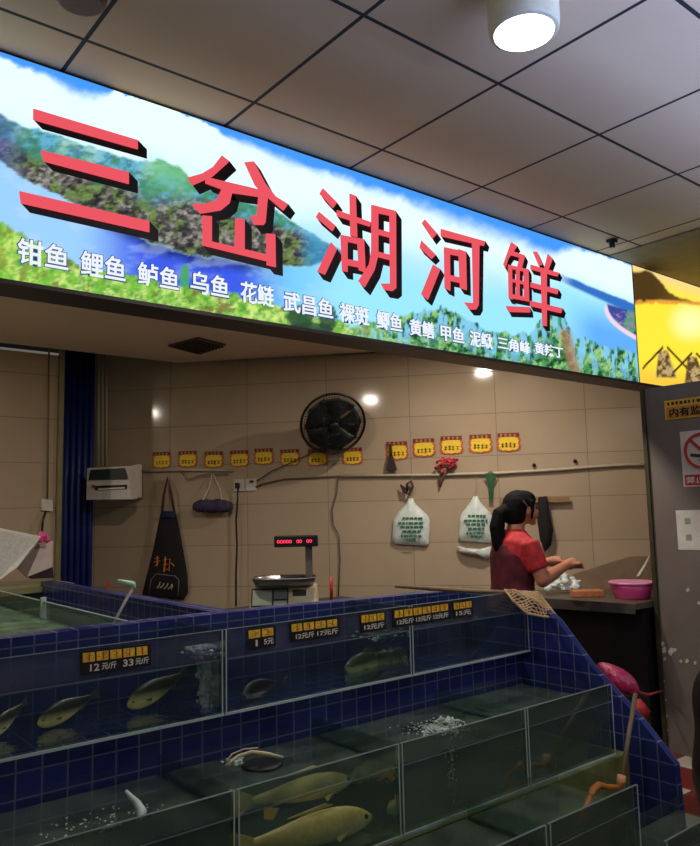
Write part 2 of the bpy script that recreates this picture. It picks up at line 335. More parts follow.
def landscape(x, y):
    """the printed river landscape, described in the coordinates of the photograph"""
    T = 53+.331*x; B = 285+.151*x; h = B-T
    n1 = fbm(x,y,40,1,5); n2 = fbm(x,y,9,2); n3 = fbm(x,y*1.3,4,3); n4 = fbm(x*1.0,y*2.2,26,5)
    one = np.ones(x.shape+(3,))
    d = (y-T)/h
    col = mixc(one*C3(225,250,255), C3(150,215,245), sst(d+.25*(n1-.5), .2, .5)*.7)
    # blue sky peeping over the cloud along the top edge
    bd = pwl(x, [(-40,4),(0,5),(45,10),(70,20),(95,20),(115,2),(150,-6),(200,-4),(225,9),(240,14),(290,18),(330,12),(400,18),(450,24),(500,29),(545,24),(575,8),(600,4),(640,4),(760,4)])
    blu = 1-sst((y-T)+14*(n1-.5)+6*(n2-.5), bd*.35, np.maximum(bd*1.15, bd*.35+.5))
    col = mixc(col, C3(38,140,240), blu*.95)
    # lower sky and open water on the right
    wl = pwl(x, [(300,262),(340,250),(400,262),(480,285),(560,272),(640,300)])
    aw = sst(y-wl, -6, 22)*sst(x, 300, 345)
    col = mixc(col, C3(140,222,248), aw*.75)
    rw = sst(x, 555, 600)*sst(y-(283+.28*(x-560)), 0, 40)
    col = mixc(col, C3(95,168,240), rw)
    # far blue ridge on the right
    rt = 273+.42*(x-560)+3*(n2-.5); rb = 281+.46*(x-560)
    rid = sst(x, 552, 575)*sst(y-rt,-1,1.5)*(1-sst(y-rb,-2,2))
    col = mixc(col, C3(50,110,190), rid)
    # dam curve and wooded far bank
    xc = 606+.030*np.clip(y-306,0,99)**2; tb = 303+.30*(x-606)
    bank = sst(y-tb,-1,2)*sst(x-xc,0,2)*sst(x,604,608)
    bc0 = mixc(one*C3(60,70,150), C3(80,150,110), sst(n2,.42,.6)); bc0 = mixc(bc0, C3(150,120,170), sst(n3,.55,.7))
    col = mixc(col, bc0, bank)
    c1 = (1-sst(np.abs(x-xc)/(1+.06*np.clip(y-306,0,99)),.8,2.2))*sst(y,304,308)
    col = mixc(col, C3(235,205,220), np.clip(c1,0,1))
    # wooded hills
    s = pwl(x, [(-60,108),(0,113),(20,125),(60,135),(100,150),(140,162),(160,159),(180,166),(195,180),(240,199),(276,209),(300,226),(325,240),(345,252),(352,262)]) + 7*(n2-.5)
    e = pwl(x, [(-60,140),(0,162),(25,180),(60,196),(110,222),(150,242),(200,256),(250,262),(300,266),(330,262),(352,258)]) + 8*(n2-.5)
    hm = sst(y-s,-1,2)*(1-sst(y-e,-1.5,2))*(1-sst(x,345,352))
    r = (y-s)/np.maximum(e-s,1)
    near = mixc(one*C3(75,72,72), C3(150,146,138), sst(n3,.36,.66)); near = mixc(near, C3(105,130,70), sst(n2,.44,.62)*.9); near = mixc(near, C3(38,34,44), sst(fbm(x,y*1.5,8,9),.48,.64)*.85)
    far = mixc(one*C3(95,170,200), C3(70,140,110), sst(n2,.4,.62)); far = mixc(far, C3(170,220,215), sst(n1,.5,.7)*.7)
    n5 = fbm(x*.8,y*1.6,2.6,71,2); near = near*(.35+1.15*n5)[...,None]; far = mixc(far, C3(60,110,110), sst(fbm(x*.7,y*1.5,5,73),.48,.66)*.7)
    hc = mixc(far, near, sst(r+.5*(n1-.5)+sst(x,130,200)*.25, .32, .6)); hc = mixc(hc, C3(70,80,150), (1-sst(x,0,35))*.55)
    hc = mixc(hc, C3(110,185,120), (1-sst(np.abs(x-170),8,34))*(1-sst(r,.1,.5))*.8)
    hc = mixc(hc, C3(60,150,200), sst(x,295,315)*.7)
    col = mixc(col, hc, hm)
    # river on the left: pale blue turning deep blue towards the middle
    g = pwl(x, [(-60,190),(0,222),(20,232),(45,250),(75,262),(110,272),(150,279),(200,288),(250,296),(300,311),(350,322),(385,322),(410,312),(440,306),(465,318),(500,333),(530,334),(548,310),(560,308),(575,335),(600,345),(640,352),(760,370)]) + 11*(n2-.5) + 5*(fbm(x*3,y*.4,8,12)-.5)
    riv = sst(y-e,-1,2)*(1-sst(x,300,350))
    rc = mixc(one*C3(150,200,245), C3(60,90,225), sst(x,70,150)); rc = mixc(rc, C3(20,20,60), (1-sst(y-e,0,16))*sst(x,60,150)*.8); rc = mixc(rc, C3(120,200,240), sst(x,235,300))
    rc = mixc(rc, C3(190,215,250), sst(n4,.5,.7)*.25)
    col = mixc(col, rc, riv)
    # grasses and bushes along the near bank
    gm = sst(y-g,-1,2.5); grass = mixc(one*C3(118,185,66), C3(192,222,120), sst(n2,.36,.66)); grass = mixc(grass, C3(70,140,60), sst(n3,.46,.68)*.7); grass = grass*(.7+.55*fbm(x,y,2.6,75,2))[...,None]; grass = mixc(grass, C3(110,80,50), sst(fbm(x,y,11,21),.62,.72)*.7)
    rg = mixc(one*C3(70,140,80), C3(30,75,45), sst(n3,.45,.6)); rg = mixc(rg, C3(140,190,120), sst(fbm(x,y,5,77),.5,.65)); rg = rg*(.55+.85*fbm(x*1.2,y*.7,2.6,79,2))[...,None]; rg = mixc(rg, C3(130,200,235), sst(fbm(x*2.6,y*.5,8,33),.44,.6)*(1-sst(y-g,14,40))*.9)
    grass = mixc(grass, rg, sst(x,330,400)); grass = mixc(grass, C3(150,200,60), (1-sst(x,0,90))*.3)
    path = (1-sst(np.abs(x-(562+.25*(y-320))),3,8))*sst(y,325,335); grass = mixc(grass, C3(165,120,90), path*.7)
    col = mixc(col, grass, gm)
    for (bx, by, bw, bh) in ((185,277,5,13),(22,262,5,4),(300,318,14,12),(328,318,10,14),(312,330,22,8)):
        bmk = 1-sst(np.hypot((x-bx)/bw,(y-by)/bh)+.7*(n3-.5),.8,1.1); col = mixc(col, C3(40,70,55) if bx > 250 else C3(70,160,80), bmk*.9)
    return np.clip(col, 0, 1)
def sunset(x, y):
    one = np.ones(x.shape+(3,)); T = 263+.30*(x-635); B = 381+.14*(x-635)
    n2 = fbm(x,y,10,41); n3 = fbm(x,y,4,43)
    col = mixc(one*C3(255,225,60), C3(255,250,170), 1-sst(np.hypot((x-690)/28,(y-322)/26),.1,1))
    col = mixc(col, C3(235,205,140), 1-sst(y-T,0,24))
    mt = pwl(x,[(632,272),(645,270),(656,276),(670,292),(690,300),(720,306),(760,296)])+7*(n2-.5); mbm = pwl(x,[(632,304),(660,300),(700,304),(760,318)])
    col = mixc(col, mixc(one*C3(75,55,25), C3(120,90,40), sst(x,650,700)), sst(y-mt,-1,2)*(1-sst(y-mbm,-2,3)))
    col = mixc(col, C3(225,150,60), (1-sst(np.abs(y-(302+.02*x-13)),1,3))*sst(n3,.35,.55)*.9)
    col = mixc(col, C3(225,170,70), sst(y-(B-26),0,26)*.6)
    for cx, cy in ((665,366),(694,372),(728,380)):
        w = 9*(1-.45*((cy-y)/18)**1); body = (1-sst(np.abs(x-cx-(.12*(y-cy))),w-2,w))*sst(y,cy-17,cy-14)*(1-sst(y,cy+10,cy+13))
        col = mixc(col, mixc(one*C3(90,70,40), C3(190,160,110), sst(n3,.45,.6)), body)
        for sx in (-1, 1): 
            ln = np.abs((y-(cy-20)) - sx*1.05*(x-(cx+sx*1)))*.69
            col = mixc(col, C3(60,40,25), (1-sst(ln,.6,1.6))*((x-cx)*sx > 2)*((x-cx)*sx < 22))
    return np.clip(col, 0, 1)
SN = 2.63
def sign_panel(name, ua, ub, z0, z1, fn, nu, nz, parent, m):
    us = np.linspace(ua, ub, nu); zs = np.linspace(z0, z1, nz); Ug, Zg = np.meshgrid(us, zs)
    P = np.stack([Ug, np.full_like(Ug, SN), Zg-HC], -1) @ R      # world to camera
    X = 350 + F*P[...,0]/-P[...,2]; Y = 423 - F*P[...,1]/-P[...,2]
    cols = fn(X, Y); mb = MB()
    vs = [V((float(u), SN, float(z))) for z in zs for u in us]
    fs = [(j*nu+i, j*nu+i+1, (j+1)*nu+i+1, (j+1)*nu+i) for j in range(nz-1) for i in range(nu-1)]
    me = bpy.data.meshes.new(name); off = ORI[parent.name]; me.from_pydata([tuple(v-off) for v in vs], [], fs)
    ca = me.color_attributes.new('print', 'FLOAT_COLOR', 'POINT')
    ca.data.foreach_set('color', np.concatenate([cols.reshape(-1,3), np.ones((nu*nz,1))],1).astype(np.float32).ravel())
    me.materials.append(m); o = bpy.data.objects.new(name, me); COL.objects.link(o); o.parent = parent; return o
pm, nt, o_ = newmat('backlit_print')
e_ = nt.nodes.new('ShaderNodeEmission'); a_ = nt.nodes.new('ShaderNodeAttribute'); a_.attribute_name = 'print'
nt.links.new(a_.outputs['Color'], e_.inputs[0]); e_.inputs[1].default_value = 1.15; nt.links.new(e_.outputs[0], o_.inputs[0])
UB = pn(635, 320, SN).x
zt, zb = 3.03, 2.235
sign = thing('lightbox_sign', 'long backlit river landscape sign with red lettering above the fish stall', 'sign', (2.2, SN, zb))
sign_panel('landscape_panel', -.15, UB, zb, zt, landscape, 620, 130, sign, pm)
frm = mat('sign_frame', (62,50,44), .5)
MB().box((-.15,SN+.003,zb-.012),(UB,SN+.155,CZ-.001)).build('box_frame', frm, sign)
MB().box((-.15,SN-.012,zb-.012),(UB,SN+.003,zb+.003)).build('bottom_trim', frm, sign)
ye = thing('lightbox_sign', 'yellow backlit sign of boats on golden water at the right end', 'sign', (5.2, SN, zb))
sign_panel('sunset_panel', UB+.012, 6.95, zb, zt, sunset, 150, 90, ye, pm)
MB().box((UB+.01,SN+.003,zb-.012),(6.95,SN+.155,CZ-.001)).build('box_frame', frm, ye)
MB().box((UB+.01,SN-.012,zb-.012),(6.95,SN+.003,zb+.003)).build('bottom_trim', frm, ye)
# the five big characters, strokes traced onto the plane of the sign
red_l = emis('lit_red_letter', (238,88,100), 1.0)
blk_l = mat('letter_shadow_black', (22,16,22), .6)
def glyph(name, ox, oy, sc, strokes, sh):
    mb = MB(); ms = MB()
    for k, st in enumerate(strokes):
        q = [(ox + x/sc, oy + y/sc) for x, y in st]
        mb.prism([pn(x, y, SN-.012-.0003*k) for x, y in q], (0,.005,0))
        ms.prism([pn(x+sh[0], y+sh[1], SN-.004-.0001*k) for x, y in q], (0,.003,0))
    for k, st in enumerate(strokes):
        q = [(ox + x/sc, oy + y/sc) for x, y in st]
        for i in range(len(q)):
            a, b = q[i], q[(i+1) % len(q)]
            ms.prism([pn(x, y, SN-.0045-.00005*i-.0001*k) for x, y in (a, b, (b[0]+sh[0], b[1]+sh[1]), (a[0]+sh[0], a[1]+sh[1]))], (0,.002,0))
    lt = mb.build(name, red_l, sign); s2 = ms.build('letter_shadow', blk_l, lt); return lt
glyph('big_letter', 0, 0, 1, [[(33.5,108.5),(138,140),(138,149),(33.5,119.5)],[(41,150),(129,172),(129,183.7),(43.7,161)],[(19.5,191),(149.5,221),(149.5,232),(21,203)]], (9,9.5))
glyph('big_letter', 180, 145, 5.833, [
 [(245,60),(290,95),(190,185),(75,235),(45,190),(130,165),(195,125)], [(378,100),(430,95),(500,225),(560,300),(632,345),(605,382),(520,310),(440,235)],
 [(150,185),(510,270),(505,308),(300,278),(150,222)], [(245,255),(308,270),(290,340),(240,380),(120,400),(70,345),(150,340),(215,320)],
 [(460,290),(515,290),(500,450),(490,465),(435,465),(410,415),(450,410)], [(132,410),(187,415),(187,590),(135,585)], [(135,550),(520,640),(510,678),(135,585)],
 [(325,425),(378,432),(378,610),(320,600)], [(505,515),(557,520),(560,712),(508,700)]], (7,9))
glyph('big_letter', 305, 180, 6.667, [
 [(120,55),(215,150),(190,185),(100,90)], [(95,212),(205,305),(185,340),(75,245)], [(175,415),(215,460),(135,630),(85,610)],
 [(215,200),(440,280),(435,310),(215,240)], [(300,90),(340,105),(350,380),(305,370)], [(240,365),(285,378),(285,612),(250,605)], [(350,385),(395,395),(405,615),(362,600)],
 [(240,365),(395,395),(395,435),(240,400)], [(250,520),(400,548),(400,590),(250,560)], [(445,165),(490,175),(490,500),(465,600),(400,715),(358,672),(430,560),(445,470)],
 [(445,165),(605,205),(605,245),(445,210)], [(565,200),(608,210),(610,720),(585,740),(530,730),(510,690),(570,690)], [(480,325),(575,350),(575,385),(480,360)], [(480,475),(575,500),(575,535),(480,510)]], (5.5,8))
glyph('big_letter', 410, 210, 7.69, [
 [(115,72),(210,180),(175,220),(95,100)], [(90,235),(200,345),(170,375),(78,290)], [(180,420),(235,455),(140,690),(90,645)], [(240,145),(580,240),(570,275),(240,200)],
 [(480,250),(535,260),(530,730),(510,765),(465,765),(420,710),(490,715)], [(265,285),(308,295),(312,620),(270,600)], [(375,300),(432,320),(438,615),(388,600)],
 [(265,285),(430,320),(430,365),(265,330)], [(270,490),(435,530),(435,570),(270,535)]], (4,6))
glyph('big_letter', 495, 235, 8.46, [
 [(140,60),(190,95),(115,200),(90,280),(75,245)], [(150,135),(250,170),(250,200),(140,170)], [(215,165),(255,180),(225,290),(190,280)], [(115,250),(145,258),(150,545),(120,535)],
 [(245,285),(285,300),(290,560),(250,550)], [(115,250),(285,290),(285,315),(115,280)], [(120,365),(285,400),(285,425),(120,390)], [(125,495),(290,530),(290,562),(125,530)], [(182,280),(210,288),(210,520),(182,512)],
 [(95,600),(295,610),(300,655),(120,650)], [(325,140),(355,140),(405,250),(375,260)], [(450,160),(490,200),(455,290),(420,285)], [(305,250),(545,320),(530,350),(305,290)], [(305,400),(540,460),(530,500),(305,440)], [(300,555),(575,620),(560,660),(300,600)], [(390,290),(440,290),(440,770),(405,765)]], (3,5.2))
wht_l = emis('lit_white_letter', (240,246,255), 1.0); navy_l = emis('lit_navy_outline', (45,70,140), .9)
NAMES = [('钳鱼',17,68,255),('鲤鱼',80,125,266.5),('鲈鱼',137,178,277),('乌鱼',190,228,285),('花鲢',240,273,294.5),('武昌鱼',283,332,305.5),('裸斑',339,368,314.5),('鲫鱼',376,401,321.5),
         ('黄鳝',409,433,329),('甲鱼',440,463,334.5),('泥鳅',469,491,340),('三角峰',497,529,345.5),('黄辣丁',534,562,350.5)]
for s_, xa, xb, yc in NAMES:
    m_ = pn((xa+xb)/2, yc, SN); ua = pn(xa, yc, SN).x; ub = pn(xb, yc, SN).x; hh = .088 if xa < 400 else .082
    if xa > 495: hh = .07
    text_part(s_, 'fish_name_outline', navy_l, sign, (ua-.004, SN, m_.z-hh/2-.004), (1,0,0), UP, ub-ua+.008, hh+.008, .003, .045, out=(0,-1,0))
    text_part(s_, 'fish_name', wht_l, sign, (ua, SN, m_.z-hh/2), (1,0,0), UP, ub-ua, hh, .006, .012, out=(0,-1,0))
# ------------------------------------------------------------------ lamps
lamp_m = emis('lamp_face', (255,248,235), 9); lampin_m = emis('lamp_face_warm', (255,236,205), 14)
dl = thing('ceiling_downlight', 'round surface-mounted ceiling lamp glowing white above the sign', 'lamp', tuple(pz(524,33,2.86)))
cpt = pz(524,33,2.86)
MB().lathe([(.098,0),(.104,.006),(.106,.03),(.106,CZ-2.86-.001)], cpt, n=40).build('lamp_body', mat('lamp_body', (215,200,165), .4), dl, True)
MB().lathe([(.087,-.004),(.089,.002)], cpt, n=40).build('lamp_face', lamp_m, dl)
la = pz(81, 2, 3.0)
d2 = thing('ceiling_speaker', 'dim round disc on the brown ceiling at the top left edge', 'ceiling fitting', tuple(la))
MB().lathe([(.07,0),(.075,.01),(.078,.038)], la, n=32).build('disc_body', mat('disc_brown', (120,85,62), .6), d2, True)
MB().lathe([(.062,-.003),(.064,.002)], la, n=32).build('disc_face', mat('disc_face', (110,75,55), .5), d2)
def area(name, loc, size, power, col, rot=(0,0,0), sy=None, spread=PI, shape='DISK'):
    l = bpy.data.lights.new(name, 'AREA'); l.shape = shape if sy is None else 'RECTANGLE'; l.size = size
    if sy: l.size_y = sy
    l.energy = power; l.color = col; l.spread = spread
    o = bpy.data.objects.new(name, l); COL.objects.link(o); o.location = loc; o.rotation_euler = rot; return o
WARM = (1,.89,.76)
for i,(u,n,l) in enumerate(((-.08,4.9,'recessed warm downlight at the left back of the stall ceiling'),(1.78,3.1,'recessed warm downlight over the scale counter'),(3.55,3.06,'recessed warm downlight above the woman'))):
    t = thing('recessed_downlight', l, 'lamp', (u,n,IZ), 'warm downlights in the stall ceiling')
    MB().lathe([(.075,-.008),(.075,-.001)], (u,n,IZ), n=28).build('lamp_trim', M['white'], t)
    MB().lathe([(.058,-.012),(.058,-.009)], (u,n,IZ), n=28).build('lamp_face', lampin_m, t)
    area('stall_lamp_light', (u,n,IZ-.02), .12, (17,18,21)[i], WARM)
area('aisle_lamp_light', tuple(cpt-UP*.012), .16, 9, (1,.95,.88))
area('aisle_lamp_light', (-.6,-.6,2.95), .3, 8, (1,.88,.74))
area('aisle_lamp_light', (4.2,-.4,2.95), .3, 6, (1,.90,.8))
area('added_trough_light', (3.9,-.5,2.0), 5.6, 250, (.30,.47,1), (math.radians(130),0,0), .10)  # added cool light for the front ceiling, set out of view
tg = thing('added_light_trough', 'added light trough out of view over the aisle, cooling the front ceiling', 'lamp', (3.9,-.3,1.86))
MB().box((1.0,-.72,1.86),(6.8,.02,1.88)).build('trough_base', M['white'], tg)
MB().box((1.0,.0,1.881),(6.8,.02,2.235)).build('light_block_board', M['white'], tg)  # added to cut the cool light off along a straight ceiling edge
MB().box((1.0,-.72,1.881),(6.8,-.70,2.1)).build('rear_board', M['white'], tg)
MB().box((1.0,-.699,1.881),(1.02,-.001,2.2)).build('end_board', M['white'], tg)
for u_ in (1.4,3.9,6.4): MB().tube([V((u_,-.71,2.05)),V((u_,-.71,CZ))], .006, 8).build('hanging_rod', M['steel'], tg)
wd = bpy.data.worlds.new('world'); S.world = wd; wd.use_nodes = True
wd.node_tree.nodes['Background'].inputs[0].default_value = (1,.93,.84,1); wd.node_tree.nodes['Background'].inputs[1].default_value = .13
#PART2
# ------------------------------------------------------------------ helpers for props
class Fr:
    """a local frame: right X, towards the back Y, up Z"""
    def __init__(s, O, X, Y, Z=UP): s.O = Vector(O); s.X = Vector(X).normalized(); s.Y = Vector(Y).normalized(); s.Z = Vector(Z).normalized()
    def __call__(s, x, y, z): return s.O + s.X*x + s.Y*y + s.Z*z
    def box(s, mb, a, b):
        (x0,y0,z0),(x1,y1,z1) = [min(p,q) for p,q in zip(a,b)],[max(p,q) for p,q in zip(a,b)]
        return mb.prism([s(x0,y0,z0), s(x1,y0,z0), s(x1,y1,z0), s(x0,y1,z0)], s.Z*(z1-z0))
VF = V((.631,.776,0)); VR = V((.776,-.631,0)); OUT = -WN
def wquad(mb, pts, o=.004, th=.003):
    return mb.prism([wp(x, y, o) for x, y in pts], OUT*th)
def copytree(o, loc):
    c = o.copy(); COL.objects.link(c); c.location = loc
    for ch in o.children:
        k = ch.copy(); COL.objects.link(k); k.parent = c
        for g in ch.children:
            h = g.copy(); COL.objects.link(h); h.parent = k
    return c
def wtube(pts, r, o=.01): return MB().tube([wp(x, y, o) for x, y in pts], r, 8)
def remeshed(mb, name, m, parent, vox, smooth_it=6, origin=None):
    ob = mb.build(name, m, parent, True, origin=origin)
    rm = ob.modifiers.new('r', 'REMESH'); rm.mode = 'VOXEL'; rm.voxel_size = vox; rm.use_smooth_shade = True
    sm = ob.modifiers.new('s', 'SMOOTH'); sm.iterations = smooth_it; sm.factor = .5
    bpy.context.view_layer.update(); dg = bpy.context.evaluated_depsgraph_get()
    me = bpy.data.meshes.new_from_object(ob.evaluated_get(dg)); ob.modifiers.clear(); ob.data = me
    if not me.materials: me.materials.append(m)
    return ob
# ------------------------------------------------------------------ post, cables, electric box
t = thing('blue_post', 'tall blue corrugated post by the left tiled wall', 'post', tuple(V((2.05,5.93,0))))
mb = MB(); A = pn(63,480,5.9); B = pn(94,480,5.9); 
mb.box((A.x,5.92,0),(B.x,5.96,2.93)); mb.build('post_back', mat('blue_steel', (22,42,110), .45, var=.15), t)
for i in range(5):
    u = A.x + (B.x-A.x)*(i+.5)/5; MB().tube([V((u,5.91,0)),V((u,5.91,2.93))], (B.x-A.x)/10.5, 12).build('post_pipe', MATS['blue_steel'], t, True)
u = pn(58.5,480,5.46).x
tag(MB().box((u-.012,5.44,0),(u+.02,5.479,2.63)).build('corner_trim', mat('olive_trim', (120,112,75), .5)), 'olive vertical trim strip beside the blue post', 'trim')
for k, x in enumerate((98.5, 102.5, 106.5)):
    tag(MB().tube([wp(x,338,.10-.02*k), wp(x,466,.10-.02*k)], .009, 8).build('conduit_pipe', M['conduit'], None, True), 'vertical pale conduit above the white breaker box, %s' % ('nearest the blue post','middle one of three','farthest from the blue post')[k], 'conduit', 'vertical conduits above the breaker box')
bx = thing('breaker_box', 'white wall box with dark flap beside the blue post', 'electric box', tuple(wp(112,500,.02)))
BO = .36
MB().prism([wp(86,500,BO), wp(131,499.5,BO), wp(130,466,BO), wp(139,465,BO-.04), wp(139,497,BO-.04)][0:3]+[wp(87,468,BO)], WN*.10).build('box_body', M['white'], bx, bevel=.004)
MB().prism([wp(131,499.5,BO), wp(139,497,BO-.10), wp(139,464,BO-.10), wp(130,466,BO)], WN*.05).build('box_side', M['white'], bx, bevel=.002)
MB().prism([wp(112,498,BO-.10), wp(128,498,BO-.10), wp(128,470,BO-.10), wp(112,470,BO-.10)], WN*(BO-.105)).build('mounting_block', M['grey'], bx)
MB().prism([wp(89,480,BO+.003), wp(128,479,BO+.003), wp(125,468,BO+.003), wp(91,470,BO+.003)], OUT*.008).build('flap', mat('dark_green_flap', (30,42,42), .4), bx)
mb = MB(); wquad(mb, [(95,490.5),(127,489),(127,484.5),(95,486)], BO+.003, .002); bk = mb.build('breaker_row', M['black'], bx)
mb = MB()
wquad(mb, [(98,490),(125,488.5),(125,487),(98,488.5)], BO+.006, .002); mb.build('breaker_switch', M['pale'], bx)
MB().prism([wp(92,488,BO+.004),wp(95,488,BO+.004),wp(95,485,BO+.004),wp(92,485,BO+.004)], OUT*.002).build('red_mark', M['redprint'], bx)
# ------------------------------------------------------------------ price cards on the wall
O0 = V((0,0,0)); WFr = Fr(O0, WR, WN)
card_y = mat('card_yellow', (245,205,45), .6, var=.12, scale=60); card_r = mat('card_red_edge', (196,84,50), .6)
def card_proto():
    mb = MB(); pts = []
    n = 36; w, h = .090, .080
    for i in range(n):
        a = 2*PI*i/n; r = 1.0 if i % 2 else .86
        cx = math.copysign(abs(math.cos(a))**.45, math.cos(a))*w*r; cz = math.copysign(abs(math.sin(a))**.5, math.sin(a))*h*.8*r
        pts.append(WFr(cx, -.004, cz-.014))
    root = mb.prism(pts, OUT*.002).build('price_card', card_r, None, origin=(0,0,0))
    ORI[root.name] = V((0,0,0))
    pts = [WFr((p-O0).dot(WR)*.84, -.0065, ((p-O0).z+.014)*.84-.014) for p in pts]
    MB().prism(pts, OUT*.001).build('card_face', card_y, root)
    hb = WFr.box(MB(), (-.078,-.010,.034), (.078,-.008,.062)).build('card_header', mat('card_header_red', (120,30,30), .6), root)
    mb = MB()
    for i in range(4): 
        WFr.box(mb, (-.06+i*.032,-.012,.038),(-.042+i*.032,-.0105,.042)); WFr.box(mb, (-.06+i*.032,-.012,.048),(-.042+i*.032,-.0105,.052)); WFr.box(mb, (-.053+i*.032,-.0125,.036),(-.049+i*.032,-.0105,.058))
    mk = mb.build('header_marks', mat('header_gold', (215,150,70), .6), root); mk['kind'] = 'stuff'
    return root
proto = card_proto()
cards = [(162,459.5),(188,458.5),(214,459),(239.5,458),(264,456),(290,457),(317.6,457),(352.6,455.5),(397,450),(424,447),(451.5,444.5),(480.5,443),(508.5,441.5)]
clab = ['leftmost of all the price cards, above the black apron strap','second price card from the left end of the row','third price card from the left, above the purple sleeve bundle','fourth price card from the left, left of the brighter orange card','brighter orange-edged price card above the double socket','price card two places left of the fan bracket','price card just left of the fan bracket','price card just right of the black fan','price card behind the hanging dark brush','price card between the dark brush and the red artificial flowers','price card directly above the red artificial flowers','second price card from the right end of the row','rightmost price card, with the ragged red right edge']
for i, ((x, y), l) in enumerate(zip(cards, clab)):
    c = proto if i == 0 else copytree(proto, (0,0,0)); c.location = wp(x, y, 0); s_ = .93 if i < 8 else 1.0
    c.scale = (s_,)*3; tag(c, l, 'price card', 'price cards on the tiled wall')
    mb = MB(); rr = random.Random(i); F_ = WFr
    for k in range(rr.choice((3,4))):                              # the worn handwritten strokes differ card to card
        x0 = -.052+k*.028+rr.uniform(-.004,.004); z0 = -.045+rr.uniform(0,.012)
        F_.box(mb, (x0,-.0095,z0),(x0+.017,-.0077,z0+.005)); F_.box(mb, (x0+.006,-.0097,z0-.004),(x0+.011,-.0077,z0+rr.uniform(.022,.034))); F_.box(mb, (x0,-.0095,z0+.018),(x0+.018,-.0077,z0+.0225))
    ORI['_'] = O0
    h = mb.build('handwriting', mat('card_ink', (110,70,20), .7), None, origin=(0,0,0)); h.parent = c; h['kind'] = 'stuff'
# ------------------------------------------------------------------ wall rail, cables and sockets
tag(wtube([(340,476),(430,475),(500,473),(560,469.5),(590,467),(626,464.5),(648,465)], .011, .02).build('wall_pipe', M['conduit'], None, True), 'long thin pale pipe along the back wall above the hanging bags', 'pipe')
tag(wtube([(142,471),(190,470),(232,470.5)], .010, .02).build('wall_pipe', M['conduit'], None, True), 'short pale pipe between the breaker box and the socket', 'pipe')
tag(wtube([(256,487),(262,484),(285,479),(300,478.5),(322,477),(341,476)], .006, .015).build('wall_cable', mat('brown_cable', (105,88,68), .6), None, True), 'thin brown cable running right from the double socket', 'cable')
tag(wtube([(257,481),(272,471),(290,463),(318,450),(332,442)], .004, .03).build('fan_cable', M['cable'], None, True), 'dark cable rising from the socket to the fan', 'cable')
tag(wtube([(180,470),(188,480),(198,476),(212,474),(228,474)], .004, .03).build('wall_cable', MATS['brown_cable'], None, True), 'loose drooping cable under the short pipe', 'cable')
tag(wtube([(338,478),(337,492),(332,510),(333,524),(339,536),(340,560),(338,602)], .005, .012).build('wall_cable', MATS['brown_cable'], None, True), 'thin wavy cable hanging down the wall right of the scale', 'cable')
sk = thing('wall_socket', 'white double wall socket with a black plug', 'socket', tuple(wp(245,491,.01)))
mb = MB(); wquad(mb, [(234,491.5),(245,491),(245,479),(234,479.5)], .001, .012); mb.build('socket_plate', M['white'], sk, bevel=.002)
mb = MB(); wquad(mb, [(246,491),(257,490.5),(257,478.5),(246,479)], .001, .012); mb.build('socket_plate', M['white'], sk, bevel=.002)
mb = MB(); wquad(mb, [(236,488),(240,488),(240,483),(236,483)], .014, .03); mb.build('plug', M['black'], sk, bevel=.004)
mb = MB(); wquad(mb, [(250,482.5),(253.5,482.5),(253.5,480.5),(250,480.5)], .014, .012); mb.build('plug', M['black'], sk)
tag(wtube([(238,488),(237.5,500),(236,520),(237,545),(236,570),(236,606)], .007, .035).build('power_cord', M['black'], None, True), 'black power cord hanging straight down from the socket', 'cord')
s2 = thing('wall_socket', 'single white wall plate on the left tiled wall', 'socket', tuple(pn(46.5,511,5.47)))
def nquad(mb, pts, n, th): return mb.prism([pn(x,y,n) for x,y in pts], (0,-th,0))
nquad(MB(), [(41,510.5),(52,511.5),(52,500),(41,499)], 5.478, .02).build('socket_plate', M['white'], s2, bevel=.002)
tag(MB().tube([pn(49,346,5.45),pn(48.5,420,5.45),pn(47.5,499,5.45)], .006, 8).build('wall_conduit', MATS['brown_cable'], None, True), 'thin vertical brown conduit above the single wall plate', 'conduit')
tag(MB().tube([pn(46,511,5.44),pn(43,520,5.42),pn(42,531,5.4)], .008, 8).build('power_cord', M['black'], None, True), 'short dark cord below the single wall plate', 'cord')
# ------------------------------------------------------------------ fan
fc = wp(333,424,.30); ax = (-VF*.80 + VR*.16 + UP*(-.46)).normalized(); fx = VR - ax*VR.dot(ax); fx.normalize(); fy = ax.cross(fx)
fan = thing('wall_fan', 'black round wall fan tilted downward among the price cards', 'fan', tuple(fc))
fr_ = .232
mb = MB(); 
for k in range(11):
    rr_ = fr_*(.18+.082*k); hh = .07*(1-(rr_/fr_)**2)
    mb.tube([fc+ax*hh+(fx*math.cos(2*PI*i/40)+fy*math.sin(2*PI*i/40))*rr_ for i in range(40)], .0016, 5, True)
for k in range(64):
    a = 2*PI*k/64; mb.tube([fc+ax*(.07*(1-(q_)**2))+(fx*math.cos(a)+fy*math.sin(a))*fr_*q_ for q_ in (.2,.45,.7,.9,1)], .0014, 4)
mb.build('front_cage', M['black'], fan, True)['kind'] = 'stuff'
mb = MB()
for k in range(72):
    a = 2*PI*k/72; mb.tube([fc-ax*(.075*(1-(q_)**2))+(fx*math.cos(a)+fy*math.sin(a))*fr_*q_ for q_ in (.25,.5,.75,.92,1)], .0016, 4)
mb.build('rear_cage', M['black'], fan, True)['kind'] = 'stuff'
MB().tube([fc+(fx*math.cos(2*PI*i/48)+fy*math.sin(2*PI*i/48))*fr_ for i in range(48)], .010, 8, True).build('cage_rim', M['black'], fan, True)
MB().lathe([(.001,.078),(.035,.077),(.04,.07),(.03,.03),(.03,-.02)], fc, ax, 24).build('hub', M['black'], fan, True)
